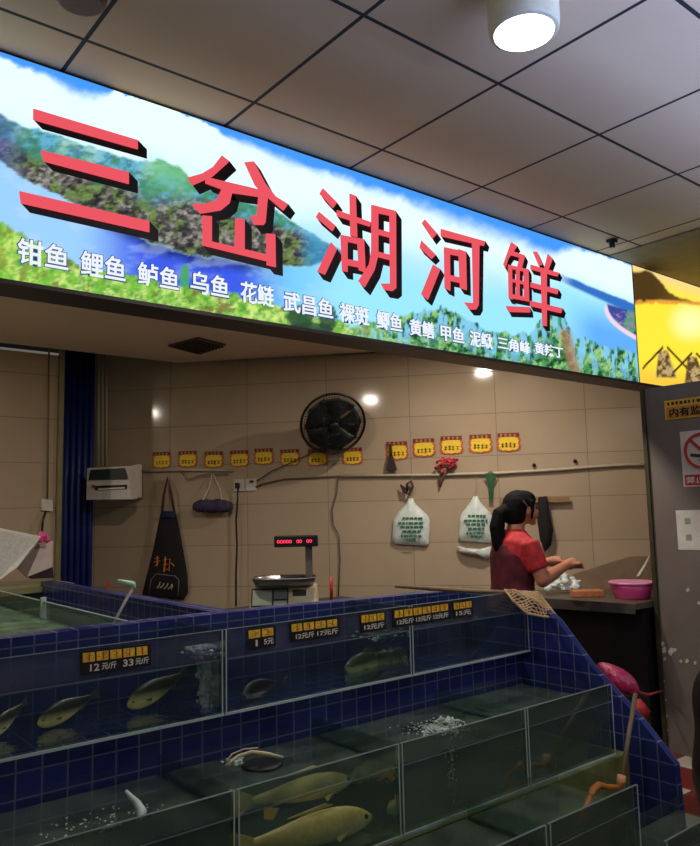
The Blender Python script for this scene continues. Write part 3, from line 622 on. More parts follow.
for k in range(5):
    a0 = 2*PI*k/5; rows = []
    for q_ in np.linspace(.03,.21,7):
        w_ = .105*(1+q_*4.2); rows.append([fc+(fx*math.cos(a0+s_*w_/.17*(.5+.25/(.3+q_)) )+fy*math.sin(a0+s_*w_/.17*(.5+.25/(.3+q_))))*float(q_)+ax*(s_*.022+e_) for s_,e_ in ((-.6,0),(0,0),(.6,0),(.6,-.003),(0,-.003),(-.6,-.003))])
    MB().ring(rows).build('blade', mat('smoky_blade', (26,36,36), .4), fan, True)
MB().lathe([(.055,-.02),(.07,-.05),(.07,-.13),(.05,-.16),(.001,-.165)], fc, ax, 24).build('motor', M['black'], fan, True)
mb = MB(); mb.tube([fc-ax*.09, wp(337,441,.14), wp(338,446,.06)], .022, 10); mb.build('bracket_arm', M['black'], fan, True)
mb = MB(); wquad(mb, [(332,450),(344,450),(343,437),(333,437)], .001, .05); mb.build('wall_bracket', M['black'], fan, bevel=.004)
# ------------------------------------------------------------------ hanging things
def sheet(mb, pts, o, th, f=.02, seed=0):
    """a soft hanging sheet from outline pixels: thickness, with a belly"""
    n = len(pts); P = [wp(x,y,o) for x,y in pts]; c = sum(P, V((0,0,0)))/n
    rows = []
    for q_, d_ in ((.0,th+f),(.45,th+f*.9),(.8,th+f*.45),(.97,th*.8),(1,th*.4),(.97,0),(.5,-.0),(.0,0)):
        rows.append([c + (p-c)*max(q_,.002) + OUT*d_ + OUT*(.006*noise.noise(Vector((i*.9,q_*3,seed)))*(q_ > .1 and q_ < .98)) for i, p in enumerate(P)])
    return mb.ring(rows, True)
def dens(pts, k=3):
    r = []
    for i in range(len(pts)):
        a, b = pts[i], pts[(i+1) % len(pts)]
        for j in range(k): r.append((a[0]+(b[0]-a[0])*j/k, a[1]+(b[1]-a[1])*j/k))
    return r
ap = thing('hanging_apron', 'black apron with orange lettering hanging by a brown strap', 'apron', tuple(wp(165,600,.03)))
sheet(MB(), dens([(161,513),(176,512),(181,535),(188,575),(188.5,592),(184,600),(165,598),(143,599),(143,592),(153,552)]), .02, .02, .03).build('apron_cloth', M['dark'], ap, True)
MB().tube([wp(162,515,.04),wp(164,495,.05),wp(167.5,478,.05),wp(171,492,.06),wp(175,515,.04)], .011, 6, flat=.4).build('strap', mat('brown_strap', (95,58,40), .8), ap, True)
MB().tube([wp(149,594,.056),wp(151,580,.068),wp(156,574,.07),wp(175,576,.07),wp(179,580,.066),wp(178,596,.06)], .0035, 6).build('pocket_seam', mat('pale_seam', (130,122,110), .8), ap, True)
sheet(MB(), dens([(160,519),(176,518),(175,511),(162,511)]), .04, .012, .01).build('blue_top_band', mat('navy_cloth', (25,45,75), .9), ap, True)
og = mat('orange_print', (215,130,50), .7)
for pts_ in ([(154,562),(160,561)],[(157,566),(157.5,556)],[(154.5,558.5),(159,558)],[(155,566),(158,563.5)],[(163,560),(170,559),(169,571)],[(163,565),(168,564)],[(164,570),(168,569)],[(165.5,557),(164,572)],[(170,562),(174,566)]):
    MB().tube([wp(x,y,.079) for x,y in pts_], .006, 5, flat=.5).build('orange_stroke', og, ap)
mb = MB(); 
for a in ((157,588,160,582),(160,588,164,583),(164,589,168,583),(168,589,172,584),(171,589,172,584)):
    mb.tube([wp(a[0],a[1],.085),wp((a[0]+a[2])/2+1,(a[1]+a[3])/2,.086),wp(a[2],a[3],.085)], .004, 5)
mb.build('pocket_scrawl', mat('cream_print', (200,185,140), .7), ap)['kind'] = 'stuff'
sb = thing('sleeve_bundle', 'bundle of purple oversleeves clipped under the short pipe', 'sleeves', tuple(wp(212,514,.05)))
pts = [wp(194+i*3.8, 506+(.6*math.sin(i*1.7)), .07) for i in range(11)]
MB().tube(pts, [.03,.045,.05,.047,.052,.05,.053,.05,.048,.042,.028], 12).build('purple_cloth', mat('purple_cloth', (62,50,78), .8, var=.4, scale=28, bump=.5), sb, True)
MB().tube([wp(212,474,.03),wp(209,488,.05),wp(203,500,.10)], .004, 6).build('hanging_cord', M['white'], sb)
MB().tube([wp(213,474,.03),wp(219,487,.05),wp(222,500,.10)], .004, 6).build('hanging_cord', M['white'], sb)
def tbag(cx, y0, y1, w, label, dy=0):
    b = thing('plastic_bag_bundle', label, 'plastic bag', tuple(wp(cx,y1,.02)))
    h = y1-y0
    out = dens([(cx-2,y0),(cx+2,y0),(cx+5,y0+h*.13),(cx+w*.44,y0+h*.36),(cx+w*.5,y0+h*.45),(cx+w*.48,y1-3),(cx+w*.42,y1),(cx-w*.42,y1-2),(cx-w*.5,y1-5),(cx-w*.46,y0+h*.45),(cx-w*.38,y0+h*.34),(cx-5,y0+h*.12)], 3)
    sheet(MB(), out, .012, .02, .03, cx).build('bag_stack', M['plasticbag'], b, True)
    mb = MB(); rr = random.Random(cx)
    for r_, ww in ((.42,.5),(.52,.75),(.60,.62),(.69,.5),(.79,.6),(.86,.3)):
        yy = y0+h*r_; x0 = cx-w*ww*.45
        while x0 < cx+w*ww*.45:
            l = rr.uniform(2,5); mb.prism([wp(x0,yy+1.4,.064),wp(x0+l,yy+1.2,.064),wp(x0+l,yy-.9,.064),wp(x0,yy-.9,.064)], OUT*.002); x0 += l+.8
    mb.build('green_lettering', M['green'], b)['kind'] = 'stuff'
    MB().tube([wp(cx-1,y0+3,.035),wp(cx+.5,y0-9,.02),wp(cx+1,y0-22,.025)], .003, 6).build('tie_string', mat('string_green', (150,155,90), .8), b)
    return b
tbag(411,498,546,38,'bundle of white plastic bags with green lettering hung under a dark hook, left one')
tbag(475.5,496,543,34,'bundle of white plastic bags with green lettering hung beside the woman, right one')
sheet(MB(), dens([(458,540),(466,544),(480,545),(492,540),(492,556),(486,552),(478,551),(470,549),(460,549)]), .02, .02, .03, 5)
mb = MB(); sheet(mb, dens([(457,546),(466,548),(480,549),(491,546),(493,555),(486,559),(478,555),(468,554),(459,552)]), .02, .02, .03, 5)
tag(mb.build('crumpled_bag', M['plasticbag'], None, True), 'crumpled clear plastic bag below the right-hand bag bundle', 'plastic bag')
tag(MB().tube([wp(405,489,.04),wp(401,485,.04),wp(404,492,.05),wp(409,494,.05),wp(413,487,.04),wp(411,481,.04),wp(407,484,.05),wp(407,492,.05)], .009, 8).build('dark_hook', mat('dark_maroon', (48,22,22), .6), None, True), 'dark twisted hook loop above the left plastic bags', 'hook')
br = thing('hanging_brush', 'small dark brush hanging over a price card', 'brush', tuple(wp(391,472,.02)))
MB().tube([wp(390.5,444,.03),wp(391,457,.035)], [.009,.012], 8).build('brush_handle', MATS['dark_maroon'], br, True)
mb = MB(); mb.prism([wp(389,456,.02),wp(393,456,.02),wp(397.5,470.5,.02),wp(386.5,471,.02)], OUT*.03); mb.build('bristles', MATS['dark_maroon'], br, bevel=.003)
fl = thing('artificial_flowers', 'red artificial flower bunch tucked behind the wall pipe', 'flowers', tuple(wp(446,488,.04)))
mb = MB(); rr = random.Random(4)
for i in range(46):
    a = rr.uniform(0,2*PI); q_ = rr.uniform(0,1)**.5; x = 446+11*q_*math.cos(a); y = 464-7*q_*math.sin(a)-(x-446)*.22
    mb.ball(wp(x,y,.05+rr.uniform(0,.03)), rr.uniform(.009,.02), 6, (1,.5,1), Matrix.Rotation(rr.uniform(0,3),3,'X'))
mb.build('red_petals', mat('red_petal', (185,38,52), .6, var=.3, scale=30), fl, False)['kind'] = 'stuff'
MB().tube([wp(445,468,.04),wp(441,478,.035),wp(440,487,.03)], [.028,.020,.006], 8).build('stem_wrap', mat('brown_wrap', (120,88,68), .8), fl, True)
mb = MB()
for i in range(9): mb.tube([wp(484+i*1.6,471+abs(i-4)*.9,.04),wp(488.5+i*.55,482,.045),wp(489.5+i*.35,500,.04)], .0045, 5)
tag(mb.build('green_straps', mat('green_strap', (50,98,62), .6, var=.3, scale=30), None), 'bunch of green straps hanging from the pipe behind the woman', 'straps', None, 'stuff')
tag(MB().prism([wp(500,503,.02),wp(569,502,.02),wp(569,497,.02),wp(500,498,.02)], OUT*.025).build('wooden_batten', M['wood']), 'narrow wooden batten on the wall behind the woman', 'batten')
tw = MB(); sheet(tw, dens([(538,497),(547,496),(549,510),(553,530),(551,545),(545,552),(540,540),(537,520)]), .05, .02, .03, 9)
tag(tw.build('black_towel', M['dark'], None, True), 'black cloth hanging from the wooden batten beside her head', 'cloth')
for x,y,l in ((534,465,'small dark wall hook left of the other above the pipe'),(575,461,'small dark wall hook right of the other above the pipe')):
    tag(MB().ball(wp(x,y,.015), .014, 8).build('wall_hook', M['black'], None, True), l, 'hook')
# ------------------------------------------------------------------ scale and its counter
ct = MB().box((1.66,2.95,0),(2.75,3.5,.971)).build('counter', mat('counter_dark', (40,38,38), .6)); tag(ct, 'low dark counter hidden behind the blue display wall under the scale', 'counter')
Oz = pn(285,609,3.2); Oz.z = .972; sf = Fr(Oz, VR, VF); k_ = .00495
sc = thing('weighing_scale', 'cream shop scale with steel pan and red digital display', 'scale', tuple(Oz))
cream = mat('cream_plastic', (205,190,150), .45)
mb = MB(); y0 = -.11
mb.prism([sf(-.165,y0,.012), sf(.165,y0,.012), sf(.155,y0+.05,.120), sf(-.145,y0+.05,.120)], VF*.20); mb.build('scale_body', cream, sc, bevel=.01)
for x_ in (-.13,.13):
    for y_ in (-.07,.09): MB().lathe([(.012,0),(.012,.014)], sf(x_,y_,0), n=10).build('foot', M['black'], sc)
nf = (sf(.155,y0+.05,.12)-sf(.165,y0,.012)); 
def onface(x, t, d=0): 
    return sf(x, y0+.05*t, .012+.108*t) + (sf.Y*(-.9)+UP*.42)*d
def fq(x0,t0,x1,t1,d,th,m,name,par): return MB().prism([onface(x0,t0,d),onface(x1,t0,d),onface(x1,t1,d),onface(x0,t1,d)], (sf.Y*(-.9)+UP*.42)*th).build(name, m, par)
kp = fq(-.155,.15,.025,.93,.001,.003,M['black'],'keypad_frame',sc)
fq(-.148,.22,-.055,.86,.005,.002,mat('keypad_sage',(130,138,120),.5),'keypad',kp); fq(-.045,.22,.018,.40,.005,.002,MATS['keypad_sage'],'keypad_keys',kp); fq(-.045,.48,.018,.88,.005,.002,mat('lcd_grey',(95,105,100),.3),'screen',kp)
fq(.045,.60,.11,.85,.001,.003,M['black'],'name_plate',sc)
MB().lathe([(.03,.12),(.03,.138)], sf(0,.0,0), n=16).build('pan_post', M['black'], sc)
pan = [sf(x*.155, y*.115+.0, .138) for x, y in [(math.copysign(abs(math.cos(a))**.55,math.cos(a)), math.copysign(abs(math.sin(a))**.55,math.sin(a))) for a in np.linspace(0,2*PI,40,endpoint=False)]]
cc = sf(0,0,.138); rows = [[cc+(p-cc)*q_+UP*h_ for p in pan] for q_, h_ in ((.01,0),(.86,0),(.97,.020),(1.0,.026),(1.02,.024),(1.0,.016),(.92,-.012),(.01,-.012))]
MB().ring(rows).build('weighing_pan', M['steel'], sc, True)
sf.box(MB(), (.10,.06,.10),(.135,.085,.305)).build('display_post', mat('post_grey',(90,85,78),.5), sc, bevel=.004)
hd = sf.box(MB(), (-.055,.04,.305),(.165,.10,.362)).build('display_head', M['black'], sc, bevel=.006)
led = emis('red_led', (255,60,90), 1.4)
for s_, x_, w_ in (('00000',-.04,.075),('00',.058,.028),('00',.108,.028)):
    text_part(s_, 'display_digits', led, hd, sf(x_,.038,.324), VR, UP, w_, .018, .001, .02, -VF)
for x, y0_, y1_, pl_, l in ((108,597,582,5.0,'red rod standing beside the blue post'),(331,603,577,3.25,'red rod standing right of the scale')):
    tag(MB().tube([V((pn(x,y1_,pl_).x,pl_,0 if pl_ > 4 else .972)),pn(x,y1_,pl_)], .009, 8).build('red_rod', M['red'], None, True), l, 'rod')
# ------------------------------------------------------------------ left corner
sh = thing('wall_shelf', 'narrow olive shelf frame at the far left below the white sheets', 'shelf', tuple(pn(30,590,5.05)))
nquad(MB(), [(-30,589),(56,580),(56,585),(-30,594)], 5.2, .35).build('shelf_board', mat('olive_board',(150,142,100),.6), sh)
MB().prism([pn(-30,596,5.2),pn(56,586,5.2),pn(54,600,5.2),pn(-30,610,5.2)], (0,-.3,0)).build('shelf_front', mat('dark_green_shelf',(34,44,38),.7), sh)
b1 = MB().prism([pn(-30,524,4.9),pn(40,538,4.9),pn(17,568,4.85),pn(-4,583,4.85),pn(-30,590,4.85)], (.02,.03,.01)).build('foam_sheet', M['box'], None, bevel=.004); tag(b1, 'large white foam sheet leaning at the left edge of the photo', 'foam sheet')
b2 = thing('foam_box', 'pale open foam box tipped on its side beside the blue post', 'box', tuple(pn(38,577,5.0)))
MB().prism([pn(40,548,5.0),pn(53,541,5.0),pn(52.5,567,5.0),pn(27,577,5.0)], (0,.02,0)).build('box_side', mat('pale_pink_foam',(205,190,186),.8), b2)
MB().prism([pn(39,543,5.0),pn(40,548,5.0),pn(27,577,5.0),pn(17,568,5.0)], (0,.02,0)).build('box_end', mat('grey_foam',(120,105,98),.8), b2)
MB().prism([pn(27,577,5.0),pn(52.5,567,5.0),pn(54,578,5.0),pn(32,579,5.0)], (0,.02,0)).build('box_inside', mat('dark_plum',(45,22,32),.8), b2)
mb = MB(); rr = random.Random(2)
for i in range(12): mb.ball(pn(38+rr.uniform(0,9),534+rr.uniform(0,6),4.95), rr.uniform(.012,.03), 7)
tag(mb.build('pink_rag', M['pink'], None, True), 'small pink rag on top of the tipped foam box', 'rag', None, 'stuff')
nh = thing('net_handle', 'mint plastic hook-ended handle poking up by the blue partition', 'handle', tuple(pn(110,632,2.85)))
MB().tube([pn(109,632,2.85),pn(127,598,2.85),pn(134,587,2.85)], .006, 8).build('handle_rod', M['white'], nh, True)
MB().tube([pn(134,589,2.85),pn(133,584,2.85),pn(118,581,2.85)], [.010,.011,.008], 8).build('handle_hook', M['mint'], nh, True)
# ------------------------------------------------------------------ price tags on the tank glass
tagb = mat('tag_black', (14,12,12), .5); tagy = mat('tag_gold', (250,190,55), .5, var=.25, scale=120)
def glass_tag(q, txt, label, ng):
    """q = four corners in the photo: top left, top right, bottom right, bottom left"""
    P = [pn(x, y, 2.1992) for x, y in q]; t = thing('price_tag', label, 'price tag', tuple((P[2]+P[3])/2), 'black and yellow price tags on the upper tank glass')
    ORI[t.name] = (P[2]+P[3])/2; t.location = ORI[t.name]
    MB().prism(P, (0,-.003,0)).build('tag_board', tagb, t)
    def at(s_, r_, o): 
        a = P[0].lerp(P[1], s_); b = P[3].lerp(P[2], s_); return a.lerp(b, r_) - V((0,o,0))
    w = (P[1]-P[0]).length; X = (P[1]-P[0]).normalized(); h = (P[0]-P[3]).length; rr = random.Random(q[0][0])
    for i in range(ng):
        s0 = .03+i*.94/ng; s1 = .03+(i+.86)*.94/ng
        g = MB().prism([at(s0,.08,.0035),at(s1,.08,.0035),at(s1,.47,.0035),at(s0,.47,.0035)], (0,-.001,0)).build('yellow_panel', tagy, t)
        mb = MB()
        for j in range(4):
            a_ = s0+(s1-s0)*rr.uniform(.1,.6); b_ = a_+(s1-s0)*rr.uniform(.12,.35); c_ = .12+.08*j
            mb.prism([at(a_,c_,.005),at(b_,c_,.005),at(b_,c_+.025,.005),at(a_,c_+.025,.005)], (0,-.0006,0))
        v_ = s0+(s1-s0)*.5; mb.prism([at(v_,.1,.005),at(v_+.012,.1,.005),at(v_+.012,.44,.005),at(v_,.44,.005)], (0,-.0006,0))
        mb.build('dark_red_strokes', M['redprint'], g)['kind'] = 'stuff'
    for s_, x0, x1 in txt:
        text_part(s_, 'price_digits', M['pale'], t, at(x0,.88,.004), X, UP, w*(x1-x0), h*.30, .0008, .02, (0,-1,0))
glass_tag([(80,651.5),(150.5,643.7),(151,665),(80.5,675.5)], [('12',.12,.25),('元/斤',.28,.49),('33',.58,.73),('元/斤',.76,.96)], 'large black and yellow price tag on the left upper tank, reading 12 and 33', 5)
glass_tag([(247,629),(275,625.5),(275.5,645),(248,650)], [('1',.25,.32),('5元',.55,.9)], 'small two-panel price tag just right of the tank divider', 2)
glass_tag([(289,623),(339,617),(340,635),(290,642.5)], [('12元斤',.1,.46),('17元斤',.52,.95)], 'wide price tag second to the right of the tank divider', 4)
glass_tag([(360,614),(385,611),(385.5,629),(360.5,633)], [('12元斤',.12,.92)], 'small price tag above the pale fish, beside the white splash', 3)
glass_tag([(392,609.5),(450,602),(450.5,618.5),(392.5,628)], [('12元斤',.06,.34),('13元斤',.38,.64),('12元斤',.68,.95)], 'widest price tag near the right end of the upper tanks', 6)
glass_tag([(452.5,602),(472,599.5),(472.5,615),(453,618.5)], [('15元',.12,.88)], 'small price tag at the right end next to the widest tag', 3)
# ------------------------------------------------------------------ fish
def fishmat(name, top, belly):
    m, nt, o = newmat(name); N = nt.nodes; L = nt.links
    p = N.new('ShaderNodeBsdfPrincipled'); L.new(p.outputs[0], o.inputs[0]); p.inputs['Roughness'].default_value = .35
    tc = N.new('ShaderNodeTexCoord'); sx = N.new('ShaderNodeSeparateXYZ'); L.new(tc.outputs['Generated'], sx.inputs[0])
    vo = N.new('ShaderNodeTexVoronoi'); vo.inputs['Scale'].default_value = 60; L.new(tc.outputs['Object'], vo.inputs['Vector'])
    r = N.new('ShaderNodeValToRGB'); r.color_ramp.elements[0].position = .3; r.color_ramp.elements[1].position = .62
    r.color_ramp.elements[0].color = rgb(*belly); r.color_ramp.elements[1].color = rgb(*top); L.new(sx.outputs['Z'], r.inputs[0])
    mx = N.new('ShaderNodeMixRGB'); mx.blend_type = 'MULTIPLY'; mx.inputs[0].default_value = .35; L.new(r.outputs[0], mx.inputs[1]); L.new(vo.outputs['Distance'], mx.inputs[2]); 
    mr = N.new('ShaderNodeMapRange'); L.new(vo.outputs['Distance'], mr.inputs[0]); mr.inputs[2].default_value = .6; mr.inputs[3].default_value = 1; mr.inputs[4].default_value = .35; L.new(mr.outputs[0], mx.inputs[2])
    L.new(mx.outputs[0], p.inputs['Base Color']); return m
olive = fishmat('olive_fish', (48,52,26), (225,215,130)); darkf = fishmat('dark_fish', (22,24,20), (70,72,50)); carpm = fishmat('yellow_carp', (250,222,130), (255,245,180)); palef = fishmat('pale_fish', (60,66,40), (200,205,130))
def fish(head, tail, m, label, deep=.24, cat='fish'):
    head = Vector(head); tail = Vector(tail); d = (tail-head); Ln = d.length; X = d.normalized(); Yv = UP.cross(X).normalized(); Zv = X.cross(Yv)
    cen = (head+tail)/2; t = thing('fish', label, 'fish', tuple(cen), 'live fish in the glass tanks')
    P = lambda x, y, z: head + X*(x*Ln) + Yv*(y*Ln) + Zv*(z*Ln)
    prof = [(0,.012,0),(.03,.045,-.005),(.09,.085,0),(.18,.115,.003),(.30,.128,.004),(.42,.122,.002),(.55,.098,0),(.67,.066,0),(.78,.040,0),(.85,.033,0)]
    MB().ring([[P(x, math.cos(2*PI*k/16)*r_*.52, math.sin(2*PI*k/16)*r_*deep/.24+z) for k in range(16)] for x, r_, z in prof]).build('body', m, t, True, sub=1)
    fm = MATS.get('fin_'+m.name) or mat('fin_'+m.name, (62,62,38) if m is not carpm else (225,195,110), .5)
    MB().prism([P(.83,-.004,.028),P(.90,-.004,.055),P(1.0,-.004,.085),P(.965,-.004,0),P(1.0,-.004,-.085),P(.90,-.004,-.055),P(.83,-.004,-.028)], Yv*.008*Ln).build('tail_fin', fm, t)
    dh_ = .125 if m is carpm else .155
    MB().prism([P(.30,-.003,.11),P(.36,-.003,dh_),P(.50,-.003,dh_-.02),P(.62,-.003,.085),P(.5,-.003,.09)], Yv*.006*Ln).build('dorsal_fin', fm, t)
    MB().prism([P(.62,-.003,-.07),P(.66,-.003,-.125),P(.73,-.003,-.11),P(.74,-.003,-.045)], Yv*.006*Ln).build('anal_fin', fm, t)
    for s_ in (-1,1):
        MB().prism([P(.23,s_*.060,-.035),P(.30,s_*.078,-.070),P(.32,s_*.072,-.045)], Zv*.006*Ln).build('pectoral_fin', fm, t)
        e = MB().ball(P(.075,s_*.036,.02), .013*Ln, 10).build('eye', M['black'], t, True)
    return t
fish(pn(37,724,2.36), pn(100,692,2.42), olive, 'olive fish with pale belly left of centre in the left upper tank', .29)
fish(pn(-12,736,2.34), pn(28,700,2.44), olive, 'olive fish cut off by the left edge of the photo', .30)
fish(pn(127,706,2.36), pn(190,670,2.40), olive, 'olive fish just below the large price tag', .29)
fish(pn(240,700,2.36), pn(288,682,2.46), darkf, 'very dark fish right of the upper tank divider', .34)
fish(pn(345,668,2.36), pn(398,655,2.46), palef, 'pale green fish under the small price tags', .22)
fish(pn(352,779,1.98), pn(228,806,1.90), carpm, 'slender yellow carp near the water surface', .14)
fish(pn(372,816,1.84), pn(225,850,1.84), carpm, 'large yellow carp at the bottom edge of the middle tank', .18)
# ------------------------------------------------------------------ splashes, bubbles, aerators
foam = mat('foam', (170,182,174), .5)
def froth(name, c, sx, sy, sz, n, label, cat, r0=.004, r1=.012, seed=1, parent=None):
    mb = MB(); rr = random.Random(seed)
    for i in range(n):
        p = Vector(c)+V((rr.gauss(0,sx), rr.gauss(0,sy), rr.uniform(-sz, sz))); mb.ball(p, rr.uniform(r0, r1), 6, (1,1,.6))
    return tag(mb.build(name, foam, None, True), label, cat, None, 'stuff')
froth('water_foam', pz(440,728,.703), .045, .045, .003, 420, 'patch of white foam bubbling on the middle tier tank', 'foam', .0015, .006, 3)
froth('water_foam', pz(447,722,.712), .016, .016, .010, 200, 'raised white froth peak over the bubbler in the middle tier tank', 'foam', .002, .007, 4)
froth('water_foam', pz(95,822,.703), .07, .03, .001, 60, 'scattered white dots painting in a reflection on the far left middle tank', 'foam', .0012, .004, 5)  # white dots stand in for a reflection on the water
froth('water_foam', pz(236,762,.705), .012, .012, .008, 60, 'small white froth at the floating aerator', 'foam', .003, .009, 6)
froth('water_foam', pn(203,652,2.27), .022, .02, .016, 220, 'white froth on top of the bubble column in the left upper tank', 'foam', .005, .013, 7)
froth('water_foam', pn(383,634,2.42), .05, .04, .016, 110, 'white spray between the price tags on the middle upper tank', 'foam', .003, .010, 8)
bc = MB(); rr = random.Random(9); a = pn(205,656,2.27); b = pn(207,706,2.27)
for i in range(150):
    p = a.lerp(b, i/149); bc.ball(p+V((rr.gauss(0,.012),rr.gauss(0,.008),0)), rr.uniform(.006,.012), 6)
tag(bc.build('bubble_column', foam, None, True), 'white column of bubbles at the right end of the left upper tank', 'bubbles', None, 'stuff')
bc = MB(); a = pn(451,745,1.95); b = pn(452,800,1.95)
for i in range(70):
    p = a.lerp(b, i/69); bc.ball(p+V((rr.gauss(0,.008),rr.gauss(0,.008),0)), rr.uniform(.002,.005), 6)
tag(bc.build('bubble_column', foam, None, True), 'faint bubble column under the foam in the middle tier tank', 'bubbles', None, 'stuff')
ae = thing('floating_aerator', 'black floating aerator with pale strap in the middle tank', 'aerator', tuple(pz(262,764,.702)))
ac = pz(262,766,.70); MB().lathe([(.02,0),(.058,.001),(.062,.004),(.055,.008),(.02,.009)], ac, n=24).build('float_disc', M['black'], ae, True)
MB().tube([pz(228,764,.745),pz(238,756,.75),pz(252,752,.755),pz(268,754,.75),pz(283,757,.745)], [.003,.005,.006,.006,.003], 7).build('pale_strap', mat('pale_strap',(190,180,140),.5), ae, True)
MB().tube([pz(226,762,.74),pz(232,754,.755),pz(244,749,.76),pz(258,748,.76)], .0025, 6).build('pale_strap', MATS['pale_strap'], ae, True)
tag(MB().tube([pn(126,791,1.92),pn(131,797,1.9),pn(137,803,1.86),pn(142,812,1.82),pn(139,820,1.80)], [.004,.007,.009,.012,.006], 8).build('water_jet', foam, None, True), 'curling white water jet at the left end of the carp tank', 'water jet')
tag(MB().tube([pz(97,829,.708),pz(110,826,.708),pz(121,823,.708)], [.001,.005,.002], 7).build('white_strip', M['white'], None, True), 'small white plastic strip floating near the water jet', 'strip')
# ------------------------------------------------------------------ landing net
lf = thing('landing_net', 'landing net lying over the right end of the upper tanks', 'net', tuple(pn(505,592,2.5)))
MB().tube([pn(395,586,2.64),pn(430,588.5,2.56),pn(470,591.0,2.42),pn(509,592.5,2.17)], [.008,.010,.010,.009], 8).build('wooden_handle', mat('dark_bamboo',(120,95,60),.6,scale=30), lf, True)
NA, NB, NC, ND = pn(505,590,2.17), pu(538,593,2.84), pu(558,620,2.87), pn(527,614,2.10)
NC.z += .010; tanc = mat('net_tan', (205,170,120), .7)
def npt(s_, r_): 
    p = NA.lerp(NB, s_).lerp(ND.lerp(NC, s_), r_); p.z += .020*math.sin(PI*s_)*math.sin(PI*r_)+.012*noise.noise(p*18); return p
mb = MB()
for i in range(9):
    mb.tube([npt(i/8+(.04*math.sin(j*1.3+i)), j/10) for j in range(11)], .0030, 5); 
for j in range(11): mb.tube([npt(i/10, j/10+(.03*math.sin(i+j))) for i in range(11)], .0030, 5)
for i in range(8): mb.tube([npt(min(1,(i+j)/10), j/10) for j in range(11)], .0026, 5)
mb.build('net_mesh', tanc, lf)['kind'] = 'stuff'
MB().tube([npt(0,0),npt(.5,-.02),npt(1,0),npt(1,.5),npt(1,1),npt(.5,1.02),npt(0,1),npt(0,.5)], .0055, 7, True).build('net_hoop', tanc, lf, True)
# ------------------------------------------------------------------ right end: bag, hose, squeegee, sack
pts = [pu(597,664,2.90),pu(605,669,2.90),pu(614,676,2.90),pu(624,683,2.90),pu(633,690,2.90),pu(637,697,2.90)]
tag(MB().tube(pts, [.012,.032,.045,.050,.036,.012], 14).build('pink_bag', M['magenta'], None, True, sub=1), 'crumpled magenta plastic bag draped on the blue end wall', 'bag')
tag(MB().tube([pu(632,684,2.95),pu(640,693,2.96),pu(648,695,3.6),pu(662,691,4.385)], .006, 8).build('red_hose', mat('red_hose',(190,60,70),.4), None, True), 'thin red hose from the magenta bag to the pillar', 'hose')
tag(MB().tube([pu(636,700,3.3),pu(642,712,3.3),pu(639,722,3.3)], [.02,.04,.02], 10).build('red_rag', M['redprint'], None, True), 'dark red rag hanging below the red hose', 'rag')
sq = thing('squeegee', 'wooden-poled orange squeegee leaning on the lowest tank', 'squeegee', tuple(pn(583,830,1.58)))
MB().tube([pn(635.5,694,1.66),pn(628,740,1.63),pn(621.5,782,1.60)], .0085, 10).build('pole', mat('pole_wood',(110,92,62),.6,scale=40), sq, True)
MB().tube([pn(622,775,1.60),pn(620,787,1.60)], .015, 10).build('joint', mat('pale_orange',(215,150,110),.5), sq, True)
MB().tube([pn(623,788,1.60),pn(606,787,1.60),pn(599,785,1.60),pn(593,790,1.60),pn(588,803,1.59),pn(580,826,1.58)], [.010,.010,.012,.012,.011,.010], 10).build('orange_bracket', M['orange'], sq, True)
sk_ = MB(); rows = []
cxk = Vector((pz(694,838,0)+VR*.29+VF*.10)); cxk.z = 0
for z_, r_ in ((.0,.15),(.05,.2),(.18,.225),(.32,.215),(.42,.19),(.52,.205),(.62,.19),(.70,.14),(.75,.06),(.80,.045),(.86,.07)):
    rows.append([cxk+V((math.cos(a)*r_*(1+.10*noise.noise(Vector((math.cos(a)*2,math.sin(a)*2,z_*6)))), math.sin(a)*r_*(1+.10*noise.noise(Vector((math.cos(a)*2,math.sin(a)*2,z_*6+4)))), z_)) for a in np.linspace(0,2*PI,28,endpoint=False)])
tag(sk_.ring(rows).build('black_sack', mat('black_sack',(14,13,14),.45,bump=.6,scale=12), None, True, sub=1), 'tied black sack standing on the aisle floor at the right edge', 'sack')
# ------------------------------------------------------------------ pillar and notices
pl_ = MB().box((4.4,1.55,0),(5.0,2.50,2.165)).build('pillar', M['grey']); pl_.name = 'trim_1'; struct(pl_, 'grey painted pillar under the yellow lightbox')
chips = MB(); rr = random.Random(11)
def upoly(mb, c, r, seed):
    q = random.Random(seed); return mb.prism([pu(c[0]+r*q.uniform(.5,1.1)*math.cos(a), c[1]+r*q.uniform(.5,1.1)*1.2*math.sin(a), 4.399) for a in np.linspace(0,2*PI,9,endpoint=False)], (-.0015,0,0))
for i,(x,y,r) in enumerate(((662,644,2.6),(664,650,3.2),(671,652,3.6),(675,650,2.2),(665,659,1.8),(681,661,1.6),(687,661,2.2),(695,663,2),(664,681,1.4),(666,700,1.3),(666.5,716,1.6),(667,730,1.3),(688,590,2.2),(699,603,2))): upoly(chips, (x,y), r, i)
ch = chips.build('peeling_paint', mat('chip_white',(190,185,170),.7), None); ch['kind'] = 'stuff'; tag(ch, 'flakes of peeling white paint low on the grey pillar', 'paint', None, 'stuff')
def uq(pts, o, th=.002): return MB().prism([pu(x,y,4.4-o) for x,y in pts], (-th,0,0))
def nz_(mb, n0, n1, z0, z1, o, th=.001): return mb.box((4.4-o-th, n1, z0), (4.4-o, n0, z1))
cs = thing('surveillance_sign', 'small yellow sign with dark characters at the top of the pillar', 'sign', (4.397,2.22,1.97))
